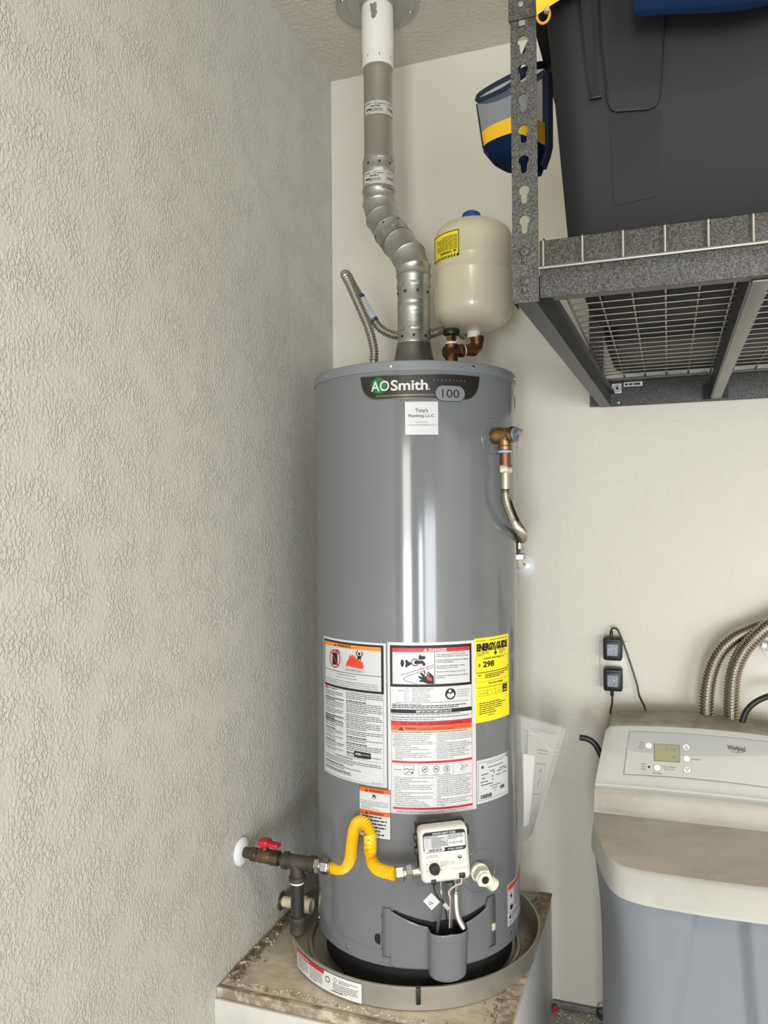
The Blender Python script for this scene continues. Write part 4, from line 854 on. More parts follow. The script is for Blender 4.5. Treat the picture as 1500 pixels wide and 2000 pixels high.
mb = MB(); mb.tube(spline([(.597, -.045, 1.284), (.597, -.045, 1.272), (.597, -.036, 1.263), (.597, -.008, 1.262), (.597, -.002, 1.262)], 8), .0105, 18); mb.build('stub_pipe', mat('ivory_pex', (222, 216, 200), .4), dh)
ep = thing('wall_escutcheon', 'white round wall plate behind the heater below the discharge hose', 'wall plate', (.597, 0, 1.262))
mb = MB(); mb.lathe([(.036, .0005), (.036, .003), (.030, .010), (.018, .014), (.0125, .0145)], (.597, 0, 1.262), (0, -1, 0), 36); mb.build('plate', mat('gloss_white', (224, 224, 228), .25, coat=.3), ep)
pr = Print(lambda x, y, d: Vector((.5985+x, -.0150-d-.0002, 1.262-y)), {'k': M_black}); pr.text('AY', 0, .001, .009, 'k', w=.016, bold=.02, slant=-.25); pr.build('plate_lettering', ep)

# ------------------------------------------------------------------ gas line on the left wall
GY, GZ = -.598, .580
M_iron = mat('black_iron', (86, 80, 74), 0.55, 0.55, var=((62, 56, 50), 30, .4, .65), bump=(60, .25, .001))
M_bronze = mat('aged_brass', (120, 100, 74), 0.42, 0.8, var=((88, 76, 60), 30, .4, .65))
M_redp = mat('red_handle', (186, 28, 44), 0.35)
gl = thing('gas_pipe', 'black iron gas pipe tee with brass shutoff valve coming out of the left wall', 'gas pipe', (0, GY, GZ))
mb = MB(); mb.lathe([(.022, .0005), (.033, .002), (.034, .007), (.028, .012), (.016, .014)], (0, GY, GZ+.004), (1, 0, 0), 32); mb.build('caulk_ring', mat('white_caulk', (228, 228, 234), .5), gl)
mb = MB(); mb.tube([(.004, GY, GZ+.003), (.045, GY, GZ+.003)], .0125, 20); mb.build('wall_nipple', M_iron, gl)
vb = MB(); vb.lathe([(.0165, .034), (.0165, .048), (.0150, .050), (.0175, .058), (.0175, .082), (.0150, .090)], (0, GY, GZ+.002), (1, 0, 0), 24); vb.lathe([(.0185, .088), (.0185, .108), (.0165, .110)], (0, GY, GZ+.001), (1, 0, 0), 8, a0=.2); vb.lathe([(.009, 0), (.009, .024), (.006, .026), (.006, .032)], (.070, GY, GZ), (0, 0, 1), 16); vb.lathe([(.004, .014), (.004, .0195)], (.052, GY-.004, GZ), (-.1, -.55, .8), 10); vb.build('valve_body', M_bronze, gl)
hb = MB(); hb.box((.070, GY, GZ+.036), (.026, .030, .014), None, .004); hb.box((.094, GY-.004, GZ+.034), (.034, .022, .010), Matrix.Rotation(R_(4), 3, 'Y'), .003); hb.box((.070, GY, GZ+.026), (.016, .016, .012), None, .003); hb.build('valve_handle', M_redp, gl)
mb = MB(); mb.tube([(.104, GY, GZ), (.128, GY, GZ)], .0118, 20); mb.build('nipple', M_iron, gl)
mb = MB(); mb.lathe([(.0180, .120), (.0205, .122), (.0205, .132), (.0172, .135), (.0172, .190), (.0205, .193), (.0205, .203), (.0180, .205)], (0, GY, GZ-.001), (1, 0, 0), 28); mb.lathe([(.0165, .006), (.0172, .032), (.0205, .034), (.0205, .044), (.018, .046)], (.157, GY, GZ), (0, 0, -1), 28); mb.build('tee', M_iron, gl)
mb = MB(); mb.tube([(.157, GY, GZ-.040), (.157, GY, GZ-.138)], .0158, 22); mb.build('drip_leg', mat('black_pipe', (58, 56, 56), .4, .5), gl)
mb = MB(); mb.lathe([(.0175, .044), (.0168, .046), (.0164, .050), (.0160, .051)], (.157, GY, GZ), (0, 0, -1), 24); mb.build('sealant_ring', M_tape, gl)
mb = MB(); mb.lathe([(.0175, .128), (.0200, .130), (.0205, .140), (.0190, .143), (.0195, .166), (.0150, .172), (.001, .173)], (.157, GY, GZ), (0, 0, -1), 24); mb.build('drip_cap', M_iron, gl)
gh = thing('gas_hose', 'bright yellow corrugated gas hose looping from the wall pipe to the control', 'gas hose', (.214, GY, GZ))
gi = cmap(-.060, -.040, -.030)      # inlet on the side of the control
M_yhose = mat('yellow_coating', (240, 190, 16), 0.42)
mb = MB(); hexnut(mb, (.204, GY, GZ-.001), (1, 0, 0), .0175, .014, a0=.1); mb.build('nut', M_steel, gh); mb = MB(); mb.lathe([(.012, .216), (.012, .224)], (0, GY, GZ-.001), (1, 0, 0), 18); hexnut(mb, (.222, GY, GZ-.001), (1, 0, 0), .0180, .018, a0=.5); mb.lathe([(.0135, .239), (.0135, .246)], (0, GY, GZ-.001), (1, 0, 0), 18); mb.build('nut', M_steel, gh)
gd = EX*-1.0
g1 = gi+gd*.046
mb = MB(); corrugated(mb, [(.242, GY, GZ-.001), (.262, GY-.002, GZ-.001), (.288, GY-.012, GZ+.008), (.308, GY-.032, GZ+.040), (.318, GY-.046, GZ+.080), (.328, GY-.056, GZ+.118), (.342, GY-.064, GZ+.140), (.360, GY-.071, GZ+.141), (.3745, GY-.077, GZ+.122), (.3765, GY-.081, GZ+.088), (.376, GY-.084, g1.z+.036), (.381, GY-.089, g1.z+.012), (.396, GY-.098, g1.z-.001), (.418, GY-.107, g1.z-.002), g1], .0120, .0046, .0020, 18); mb.build('hose', M_yhose, gh, smooth=85)
sl = spline([(.374, GY-.077, GZ+.123), (.3765, GY-.081, GZ+.088), (.376, GY-.084, g1.z+.038)], 10)
mb = MB(); mb.tube(sl, .0142, 20); mb.build('printed_sleeve', mat('worn_yellow_tape', (232, 198, 40), .45, var=((60, 54, 20), 110, .56, .62)), gh)['label'] = 'yellow printed sleeve'
mb = MB(); hexnut(mb, g1, -gd, .0185, .018, a0=.3); mb.build('nut', M_steel, gh); mb = MB(); mb.lathe([(.0125, .017), (.0125, .024)], g1, -gd, 18); hexnut(mb, g1-gd*.023, -gd, .0178, .014, a0=.1); mb.lathe([(.0125, .036), (.0125, .062)], g1, -gd, 18); mb.build('nut', M_steel, gh)

# ------------------------------------------------------------------ manuals in a clear bag stuck on the side of the heater
M_bag = mat('clear_film', (225, 228, 230), 0.08, trans=0.0, alpha=0.10, spec=.8)
M_book = mat('booklet_cover', (168, 162, 154), .6); M_page = mat('page_edge', (226, 224, 220), .7)
mbg = thing('manual_bag', 'clear plastic bag of folded manuals stuck to the heater side', 'bag', (.69, -.34, .60))
def bagpt(u, v, d=0):
    # u 0..1 across (heater side to outer side), v 0..1 from foot to top
    x0, x1 = .655+.004*v, .668+.075*v
    y0, y1 = -.362-.01*v, -.300-.02*v
    n = Vector((.45, -.9, 0)).normalized()
    p = Vector((x0+(x1-x0)*u, y0+(y1-y0)*u, .600+.300*v-.030*u*v)); return p+n*d
def sheet(name, u0, u1, v0, v1, d, th, M, k=10, edge=None, parent=mbg):
    mb = MB(); V = []; 
    for dd in (d, d+th):
        for j in range(k):
            for i in range(4): V.append(bagpt(u0+(u1-u0)*i/3, v0+(v1-v0)*j/(k-1), dd+.003*math.sin(j*.5)))
    n = 4*k; Fc = []; Fm = []
    for j in range(k-1):
        for i in range(3): a = j*4+i; Fc += [[a, a+1, a+5, a+4], [n+a, n+a+4, n+a+5, n+a+1]]; Fm += [0, 0]
        Fc += [[j*4, j*4+4, n+j*4+4, n+j*4], [j*4+3, n+j*4+3, n+j*4+7, j*4+7]]; Fm += [1, 1]
    for i in range(3): Fc += [[i, n+i, n+i+1, i+1], [(k-1)*4+i, (k-1)*4+i+1, n+(k-1)*4+i+1, n+(k-1)*4+i]]; Fm += [1, 1]
    mb.add(V, Fc); mb.m = Fm
    return mb.build(name, [M, edge or M], parent)
bk = sheet('booklet', .18, 1.0, .0, .95, -.010, .013, M_book, edge=M_page)
sheet('booklet', .02, .40, .14, .74, .003, .006, mat('white_leaflet', (206, 204, 202), .5), edge=M_page)
pr = Print(lambda x, y, d: bagpt(.20+x, .90-y, .0026+.003*math.sin(9*.5*(.9-y))+d), {'g': M_grayink}); pr.frame(.30, .22, .62, .50, .006, 'g'); pr.line([(.40, .30), (.50, .27), (.52, .36), (.42, .40), (.48, .44)], .012, 'g'); pr.rect(.28, .10, .60, .108, 'g'); pr.rect(.28, .13, .60, .136, 'g'); pr.build('cover_print', bk)
fm = sheet('film', -.06, 1.10, -.10, 1.04, .0135, .0004, M_bag); sheet('film', -.06, 1.10, -.10, 1.04, -.0155, .0004, M_bag)
for a in range(3):
    mb = MB(); mb.tube(spline([bagpt(.0+.02*a, 1.0-.04*a, .014), bagpt(.25+.1*a, .93, .019), bagpt(.45+.2*a, .90-.05*a, .016), bagpt(1.05, .86-.03*a, .014)], 6), .0005, 6); mb.build('film_crease', mat('film_glint', (236, 238, 240), .1, alpha=.5), fm)
mb = MB(); mb.grid(lambda u, v: hp(HR+.0012+.0006*math.sin(9*u+5*v), 62+u*22, .60+.34*v-.02*u), 12, 8); mb.build('adhesive_backing', M_bag, mbg, fix=False)

# ------------------------------------------------------------------ overhead storage rack
def hammer(name, rgb, rgb2):
    M = bpy.data.materials.new(name); M.use_nodes = True; nt = M.node_tree; b = nt.nodes['Principled BSDF']; N, L = nt.nodes.new, nt.links.new
    b.inputs['Roughness'].default_value = .38; b.inputs['Metallic'].default_value = .35
    tc = N('ShaderNodeTexCoord'); n = N('ShaderNodeTexNoise'); n.inputs['Scale'].default_value = 400; n.inputs['Detail'].default_value = 2; n.inputs['Distortion'].default_value = 1.2
    L(tc.outputs['Object'], n.inputs['Vector'])
    r = N('ShaderNodeMapRange'); r.inputs[1].default_value = .42; r.inputs[2].default_value = .60; L(n.outputs['Fac'], r.inputs[0])
    mx = N('ShaderNodeMix'); mx.data_type = 'RGBA'; mx.inputs[6].default_value = (*lin(rgb), 1); mx.inputs[7].default_value = (*lin(rgb2), 1)
    L(r.outputs[0], mx.inputs[0]); L(mx.outputs[2], b.inputs['Base Color'])
    bp = N('ShaderNodeBump'); bp.inputs['Strength'].default_value = .8; bp.inputs['Distance'].default_value = .0012; L(n.outputs['Fac'], bp.inputs['Height']); L(bp.outputs['Normal'], b.inputs['Normal'])
    return M
M_ham = hammer('hammertone_grey', (50, 50, 49), (92, 90, 88))
M_rackin = mat('rack_dark_steel', (52, 54, 58), .4, .4)
M_wirez = mat('zinc_wire', (150, 148, 143), .3, .9)
RX0, RX1, RYF, RYB, RZ0, RZ1 = .797, 2.30, -1.158, -.012, 1.713, 1.797
rk = thing('storage_rack', 'dark grey hammertone overhead storage rack with wire deck', 'storage rack', (RX0, RYF, RZ0))
def keyplate(name, x0, x1, z0, z1, y, th, holes, parent, M, hole_r=.0075):
    cu = bpy.data.curves.new(name, 'CURVE'); cu.dimensions = '2D'; cu.fill_mode = 'BOTH'; cu.extrude = th/2
    def sp(P):
        s = cu.splines.new('POLY'); s.points.add(len(P)-1)
        for q, p in zip(s.points, P): q.co = (p[0], p[1], 0, 1)
        s.use_cyclic_u = True
    sp([(x0, z0), (x1, z0), (x1, z1), (x0, z1)])
    for hx, hzz in holes:
        P = []
        for a in range(-50, 231, 14): P.append((hx+hole_r*math.cos(R_(a)), hzz+hole_r*math.sin(R_(a))))
        w = hole_r*.55; P += [(hx-w, hzz-.016), (hx-w*.6, hzz-.019), (hx+w*.6, hzz-.019), (hx+w, hzz-.016)]
        sp(P)
    ob = bpy.data.objects.new(name, cu); me = ob.to_mesh()
    mb = MB(); mb.add([(v.co.x, y+v.co.z, v.co.y) for v in me.vertices], [list(p.vertices) for p in me.polygons])
    ob.to_mesh_clear(); bpy.data.objects.remove(ob); bpy.data.curves.remove(cu)
    return mb.build(name, M, parent, smooth=30)
PXL, PXR = .7925, .8305
kz = [2.051+.004, 2.011, 1.965, 1.9205, 1.876, 1.832, 2.100, 2.145]
pz1 = 2.60
post = keyplate('post', PXL, PXR, RZ0-.002, 2.135, RYF-.001, .0018, [(.8105, z) for z in kz[:6]]+[(.8105, 2.097)], rk, M_ham)
MB().box((PXL+.001, RYF+.019, (RZ0+2.135)/2), (.0018, .038, 2.135-RZ0+.002)).build('post_flange', M_ham, rk)
up = keyplate('hanger_strap', PXL-.002, PXR+.0015, 2.128, ZC-.002, RYF-.0035, .0018, [(.8105, 2.1600+i*.0445) for i in range(1, 14)], rk, M_ham)
MB().box((PXL-.001, RYF+.016, (2.128+ZC-.002)/2), (.0018, .038, ZC-2.132)).build('hanger_flange', M_ham, rk)
MB().box((.8105, RYF-.004, 2.1215), (.009, .002, .008)).build('lock_tab', M_steel, rk)
mb = MB(); mb.lathe([(.0045, 0), (.004, .002), (.001, .0025)], (.809, RYF-.0045, 2.149), (0, -1, 0), 12); mb.build('screw', M_steel, rk)
for z in (1.786, 1.742):
    mb = MB(); mb.lathe([(.0075, 0), (.0070, .0025), (.0055, .0035), (.001, .0036)], (.8105, RYF-.002, z), (0, -1, 0), 20); mb.box((.8095, RYF-.003, z-.011), (.007, .003, .010), None, .001); mb.build('rivet', M_ham, rk)
def posts(x, y):
    MB().box((x, y, (RZ0+ZC)/2-.001), (.038, .0018, ZC-RZ0-.004)).build('post', M_ham, rk)
posts(RX0+.019, RYB+.004); posts(RX1-.019, RYF); posts(RX1-.019, RYB+.004)
def beam(name, lo, hi, ledge):
    """box beam with an inner ledge that carries the deck"""
    mb = MB(); c = [(a+b_)/2 for a, b_ in zip(lo, hi)]; d = [b_-a for a, b_ in zip(lo, hi)]; mb.box(c, d, None, .0012); return mb
fb_ = beam('front_beam', (PXR+.001, RYF+.001, RZ0+.003), (RX1-.04, RYF+.0035, RZ1+.003), 0); fb_.box(((PXR+RX1)/2, RYF+.012, RZ0+.004), (RX1-PXR-.04, .020, .002)); fb_.build('front_beam', M_ham, rk)
bb = beam('back_beam', (RX0+.030, RYB-.0035, RZ0-.002), (RX1, RYB-.001, RZ1-.014), 0); bb.box(((RX0+RX1)/2+.02, RYB-.013, RZ1-.016), (RX1-RX0-.04, .020, .002)); bb.build('back_beam', M_ham, rk)
lb = MB()
xa, xb = RX0+.001, RX0+.030     # the side beam runs slightly off square
def sidept(f, dx, z): return (xa+(xb-xa)*f+dx, RYF+.001+(RYB-.004-RYF)*f, z)
for x0, x1, z0, z1 in ((0, .0025, RZ0-.002, RZ1-.004), (.0025, .026, RZ0-.002, RZ0+.0005), (.026, .0285, RZ0-.002, RZ0+.036), (.0285, .040, RZ0+.034, RZ0+.036)):
    V = [sidept(f, dx, z) for f in (0, 1) for dx, z in ((x0, z0), (x1, z0), (x1, z1), (x0, z1))]
    lb.add(V, [[0, 1, 2, 3], [4, 7, 6, 5], [0, 4, 5, 1], [1, 5, 6, 2], [2, 6, 7, 3], [3, 7, 4, 0]])
lb.build('side_beam', M_rackin, rk)
for k, cx in enumerate((1.126, 1.56, 1.95)):
    mb = MB(); mb.box((cx-.002, (RYF-.06)/2+.01, RZ0+.024), (.026, -RYF-.09, .046)); mb.build('cross_beam', M_rackin, rk)
    mb = MB(); mb.box((cx, (RYF-.05)/2+.005, RZ0+.001), (.023, -RYF-.075, .003), None, .001); mb.build('beam_flange', mat('flange_grey', (118, 118, 115), .35, .3), rk)
    mb = MB(); mb.prism([(-.032, 0), (.032, 0), (0, -.012)], lambda x, y, d: (cx+x, RYB-.012+y*2.0, RZ0+.02+d), -.018, .02); mb.build('bracket', M_ham, rk)
WZ = RZ1-.011
ys = [-.098-.0466*i for i in range(23)]
wm = MB(); wm.tube([(RX0+.046, 0, 0), (RX1-.03, 0, 0)], .0017, 8)
w0 = wm.build('deck_wire', M_wirez, rk); wmesh = w0.data
for v in wmesh.vertices: v.co += ROOTLOC[rk.name]
def wire(first, mesh, loc):
    o = bpy.data.objects.new('deck_wire', mesh) if not first else first
    if not first: COL.objects.link(o); o.parent = rk
    o.location = Vector(loc)-ROOTLOC[rk.name]; return o
for i, y in enumerate(ys): wire(w0 if i == 0 else None, wmesh, (0, y, WZ))
dm = MB(); yb_ = RYF-.004
dm.tube([(0, RYB-.012, WZ+.004), (0, RYF+.02, WZ+.004), (0, RYF+.008, WZ+.010), (0, RYF-.001, WZ+.014), (0, yb_-.003, WZ+.010), (0, yb_-.0035, RZ1-.042)], .0022, 8)
d0 = dm.build('deck_wire', M_wirez, rk); dmesh = d0.data
for v in dmesh.vertices: v.co += ROOTLOC[rk.name]
for i in range(27): wire(d0 if i == 0 else None, dmesh, (.838+.0552*i, 0, 0))
mb = MB(); mb.tube([(.8315, yb_-.0045, RZ1-.040), (RX1-.04, yb_-.0045, RZ1-.040)], .0027, 8); mb.build('edge_wire', M_wirez, rk)
mb = MB(); mb.tube([(.840, RYB-.018, WZ-.001), (RX1-.04, RYB-.018, WZ-.001)], .0024, 8); mb.build('edge_wire', M_wirez, rk)
# stickers and rivets on the inside of the back beam
pr = Print(lambda x, y, d: Vector((.858+x, RYB-.0036-d, 1.7745-y)), {'s': M_ltgray, 'k': M_black, 'g': M_grayink}); pr.rect(0, 0, .026, .027, 's', 0); pr.ring(.014, .013, .010, .0014, 'k', 1, 20); pr.poly([(.007, .017), (.014, .005), (.021, .017), (.016, .015), (.014, .020), (.011, .014)], 'k', 1); pr.build('round_sticker', rk)
pr = Print(lambda x, y, d: Vector((.890+x, RYB-.0036-d, 1.7765-y)), {'s': M_ltgray, 'k': M_black}); pr.rect(0, 0, .050, .012, 's', 0); pr.lines(.003, .003, .044, 1, .008, 'k', .7, last=1); pr.build('barcode_sticker', rk)
for x, z in ((.839, 1.768), (.839, 1.722), (.876, 1.722)): mb = MB(); mb.lathe([(.0036, 0), (.003, .0016), (.001, .002)], (x, RYB-.0035, z), (0, -1, 0), 10); mb.build('rivet', M_steel if x > .85 else M_rackin, rk)

# ------------------------------------------------------------------ totes on the rack
M_tote = mat('charcoal_plastic', (42, 42, 43), .6, bump=(180, .12, .0006), spec=.15)
M_toteb = mat('black_tote_plastic', (20, 20, 22), .5)
ZD = WZ+.0065
def rbox(x0, x1, y0, y1, r, n=6):
    P = []
    for cx, cy, a in ((x1-r, y0+r, -90), (x1-r, y1-r, 0), (x0+r, y1-r, 90), (x0+r, y0+r, 180)):
        for q in range(n+1): P.append((cx+r*math.cos(R_(a+90*q/n)), cy+r*math.sin(R_(a+90*q/n))))
    return P
def tote(name, label, b, t, h, M, lidM, ribs=True):
    """b and t = (x0, x1, y0, y1) of the foot and of the rim"""
    T_ = thing(name, label, 'storage tote', ((b[0]+b[1])/2, (b[2]+b[3])/2, ZD))
    mb = MB(); L = [(0.0, .012, .02), (.012, .0, .03), (h, 0, .05)]
    rings = []
    for z, ins, r in ((0, .012, .03), (.010, .0, .04), (h*.98, 0, .05)):
        f = z/h; q = [b[i]+(t[i]-b[i])*f for i in range(4)]
        rings.append([(x, y, ZD+z) for x, y in rbox(q[0]+ins, q[1]-ins, q[2]+ins, q[3]-ins, r)])
    n = len(rings[0]); V = sum(rings, []); Fc = [list(range(n))[::-1]]
    for j in range(len(rings)-1):
        for i in range(n): i2 = (i+1) % n; Fc.append([j*n+i, j*n+i2, (j+1)*n+i2, (j+1)*n+i])
    mb.add(V, Fc); mb.build('body', M, T_, smooth=50)
    def outl(e, z): return [(x, y, ZD+z) for x, y in rbox(t[0]-e, t[1]+e, t[2]-e, t[3]+e, .055)]
    mb = MB(); R3 = [outl(.018, h*.93), outl(.024, h*.935), outl(.024, h*.985), outl(.018, h), outl(-.02, h+.012)]; V = sum(R3, []); n = len(R3[0]); Fc = [list(range((len(R3)-1)*n, len(R3)*n))]
    for j in range(len(R3)-1):
        for i in range(n): i2 = (i+1) % n; Fc.append([j*n+i, j*n+i2, (j+1)*n+i2, (j+1)*n+i])
    Fc.append(list(range(n))[::-1]); mb.add(V, Fc); mb.build('lid', lidM, T_, smooth=50)
    return T_
FY0, FY1, TH1 = -1.095, -1.130, .43
t1 = tote('charcoal_tote', 'large charcoal storage tote on the front of the overhead rack', (.864, 1.62, FY0, -.62), (.831, 1.66, FY1, -.58), TH1, M_tote, M_toteb)
def facept(x, z, d):       # on the sloping front of the tote; d = outwards
    f = (z-ZD)/TH1; y = FY0+(FY1-FY0)*f; return Vector((x, y-d, z))
def facepanel(name, poly, d0, d1, M):
    mb = MB(); mb.prism(poly, lambda x, z, d: facept(x, z, d), d0, d1); return mb.build(name, M, t1)
hl = [(.916, 2.20), (.920, 2.09), (.928, 2.006), (.9325, 1.995), (.939, 1.991), (.984, 1.986), (.993, 1.989), (.998, 1.997), (1.003, 2.05), (1.011, 2.20)]
facepanel('handle_panel', hl, -.004, .005, M_tote)
mb = MB(); mb.tube([facept(x, z, .004) for x, z in hl], .0018, 6); mb.build('handle_groove', M_toteb, t1)
facepanel('label_recess', [(.928, 1.987), (1.001, 1.982), (.9905, 1.862), (.934, 1.858)], -.004, .0012, mat('recess_smooth', (37, 37, 38), .5, spec=.15))
st = thing('lashing_strap', 'short black webbing strap hanging down the front of the charcoal tote', 'strap', (.905, -1.145, 2.02))
mb = MB(); P = [(.895, 2.22), (.899, 2.15), (.9025, 2.09), (.9035, 2.06), (.905, 2.035), (.9105, 2.014)]
V = []; Fc = []
for i, (x, z) in enumerate(P):
    p = facept(x, z, .007+.003*math.sin(i*1.3)); w = .0078-.0006*i
    V += [p+Vector((-w, -.0, 0)), p+Vector((w, -.002, 0)), p+Vector((w, .002, 0)), p+Vector((-w, .003, 0))]
for i in range(len(P)-1):
    for k in range(4): k2 = (k+1) % 4; Fc.append([i*4+k, i*4+k2, i*4+4+k2, i*4+4+k])
Fc += [[0, 1, 2, 3], [len(V)-4, len(V)-1, len(V)-2, len(V)-3]]
mb.add(V, Fc); mb.build('webbing', mat('black_webbing', (24, 24, 26), .8, bump=(500, .6, .001)), st)
MB().box(facept(.911, 2.013, .009), (.016, .006, .004), None, .001).build('hem', M_toteb, st)
tote('black_tote', 'black storage tote with sloping sides behind the charcoal tote', (.872, 1.50, -.48, -.06), (.815, 1.55, -.52, -.045), .40, M_toteb, M_toteb)

# ------------------------------------------------------------------ mesh sack in navy and yellow, and the fabric over the totes
M_navy = mat('navy_fabric', (18, 26, 52), .75, bump=(300, .3, .001)); M_yfab = mat('yellow_fabric', (222, 172, 26), .7, bump=(200, .3, .001)); M_bfab = mat('blue_fabric', (6, 27, 54), .85, bump=(200, .3, .001), spec=.1)
def netmat():
    M = bpy.data.materials.new('grey_netting'); M.use_nodes = True; nt = M.node_tree; b = nt.nodes['Principled BSDF']
    b.inputs['Base Color'].default_value = (*lin((96, 106, 124)), 1); b.inputs['Roughness'].default_value = .8; b.inputs['Alpha'].default_value = .45
    return M
M_net = netmat()
ms_ = thing('mesh_sack', 'navy, yellow and grey netting sack hanging off the rack end behind the post', 'sack', (.75, -.90, 2.03))
BAGX = ((.686, 2.166), (.740, 2.200), (.807, 2.186))
def sack(u, v):
    # u around 0..1, v 0 = rim, 1 = foot
    a = 2*PI*u
    cx = .748+.006*v; rx = .062*(1-.14*v)*(1-.25*max(0, v-.82)/.18); ry = .055*(1-.1*v)
    x = cx+rx*math.cos(a)+.004*math.sin(3*a); y = -.90+ry*math.sin(a)
    zt = 2.184+.022*math.cos(a-.4)*0-.020*math.sin(a)*-1+ .020*math.cos(a)
    zb = 2.040-.026*max(0, math.cos(a))
    return Vector((x, y, zt+(zb-zt)*v))
def sackpart(name, v0, v1, M, out=0, k=7):
    mb = MB(); mb.grid(lambda u, v: sack(u, v0+(v1-v0)*v)+Vector((math.cos(2*PI*u), math.sin(2*PI*u), 0))*out, 40, k, closeu=True); return mb.build(name, M, ms_, smooth=80, fix=False)
sackpart('netting', .0, .58, M_net); sackpart('rim_band', -.03, .05, M_navy, .0015); sackpart('yellow_band', .56, .80, M_yfab, .001)
mb = MB(); mb.grid(lambda u, v: (sack(u, .78+.22*min(1, v*1.6)) if v < .63 else sack(u, 1.0)*(1-(v-.63)/.37)+Vector((.754, -.90, 2.030))*((v-.63)/.37))+Vector((math.cos(2*PI*u), math.sin(2*PI*u), 0))*.0012*(v < .63), 40, 9, closeu=True); mb.build('blue_foot', M_bfab, ms_, smooth=80, fix=False)
def sband(u0, u1, w): 
    mb = MB(); mb.tube([sack(u0+(u1-u0)*i/10, .10+.86*i/10)+Vector((math.cos(2*PI*u0), math.sin(2*PI*u0), 0))*.002 for i in range(11)], w, 6); return mb
sband(.99, 1.0, .010).build('side_seam', M_navy, ms_); sband(.56, .58, .0015).build('side_seam', M_navy, ms_)
mb = MB(); mb.tube(spline([sack(.55, .02), sack(.62, .10), sack(.72, .13), sack(.80, .08), sack(.9, .02)], 6), .0042, 8); mb.build('cross_band', M_navy, ms_)
mb = MB(); mb.tube(spline([sack(.78, .0), Vector((.80, -.93, 2.26)), Vector((.835, -.94, 2.262)), Vector((.86, -.94, 2.248))], 8), .004, 8); mb.build('hanging_cord', M_navy, ms_)
# blue cover draped over the tote, yellow bag with its strap ring
bc = thing('blue_cover', 'padded navy blue fabric bundle lying on top of the charcoal tote', 'fabric', (1.25, -.93, ZD+TH1+.014))
ZTOP = ZD+TH1+.0125
def cover(u, v):
    # cross-section (y, z): lies on the lid, rolls over the front rim and hangs a little way down
    S_ = [(-.80, ZTOP+.003), (-.95, ZTOP+.004), (-1.10, ZTOP+.006), (-1.160, ZTOP+.006), (-1.178, ZTOP-.006), (-1.186, ZTOP-.05), (-1.190, ZTOP-.10), (-1.192, 2.083), (-1.197, 2.072), (-1.204, 2.077), (-1.208, 2.10), (-1.206, 2.20), (-1.190, ZTOP+.05), (-1.10, ZTOP+.075), (-.95, ZTOP+.070), (-.81, ZTOP+.04)]
    k = u*len(S_); i = int(k) % len(S_); f = k-int(k); a, b_ = S_[i], S_[(i+1) % len(S_)]
    y, z = a[0]+(b_[0]-a[0])*f, a[1]+(b_[1]-a[1])*f
    e = min(1, min(v, 1-v)*12+.15); ym, zm = -1.0, ZTOP+.03
    dz = -.018*math.sin(min(1, v*2.2)*PI)*(1 if z < 2.15 else 0)+.004*math.sin(17*v)*(1 if z < 2.15 else 0)
    return Vector((.968+.62*v, y+.002*math.sin(23*v+u*9)*(y < -1.195), z+dz))
mb = MB(); mb.grid(cover, 48, 30, closeu=True); V0 = len(mb.v)
mb.f.append(list(range(48))[::-1]); mb.m.append(0); mb.f.append([29*48+i for i in range(48)]); mb.m.append(0)
mb.build('cover', M_bfab, bc, smooth=60)
yb2 = thing('yellow_bag', 'yellow fabric bag with strap ring at the top corner of the charcoal tote', 'bag', (.90, -1.12, ZTOP))
def ybag(u, v):
    S_ = [(-.90, ZTOP+.002), (-1.10, ZTOP+.002), (-1.160, ZTOP+.002), (-1.165, ZTOP-.05), (-1.168, 2.17), (-1.172, 2.152), (-1.178, 2.16), (-1.180, 2.20), (-1.176, ZTOP+.03), (-1.12, ZTOP+.055), (-1.0, ZTOP+.055), (-.91, ZTOP+.03)]
    k = u*len(S_); i = int(k) % len(S_); f = k-int(k); a, b_ = S_[i], S_[(i+1) % len(S_)]
    y, z = a[0]+(b_[0]-a[0])*f, a[1]+(b_[1]-a[1])*f
    if z < 2.2: z += -.030*(1-v)**1.5-.004*v
    return Vector((.8335+.080*v, y, z))
mb = MB(); mb.grid(ybag, 48, 10, closeu=True); mb.f.append(list(range(48))[::-1]); mb.m.append(0); mb.f.append([9*48+i for i in range(48)]); mb.m.append(0)
mb.build('bag_cloth', M_yfab, yb2, smooth=60)
mb = MB(); mb.tube([Vector((.842+.009*math.cos(a), -1.166, 2.124+.012*math.sin(a))) for a in [i*2*PI/24 for i in range(25)]], .0020, 8, caps=False); mb.build('strap_ring', mat('amber_ring', (200, 140, 30), .4), yb2)
mb = MB(); mb.tube(spline([(.838, -1.168, 2.148), (.846, -1.170, 2.138), (.848, -1.170, 2.124)], 6), .0042, 8); mb.build('ring_tab', mat('grey_tab', (150, 144, 134), .6), yb2)

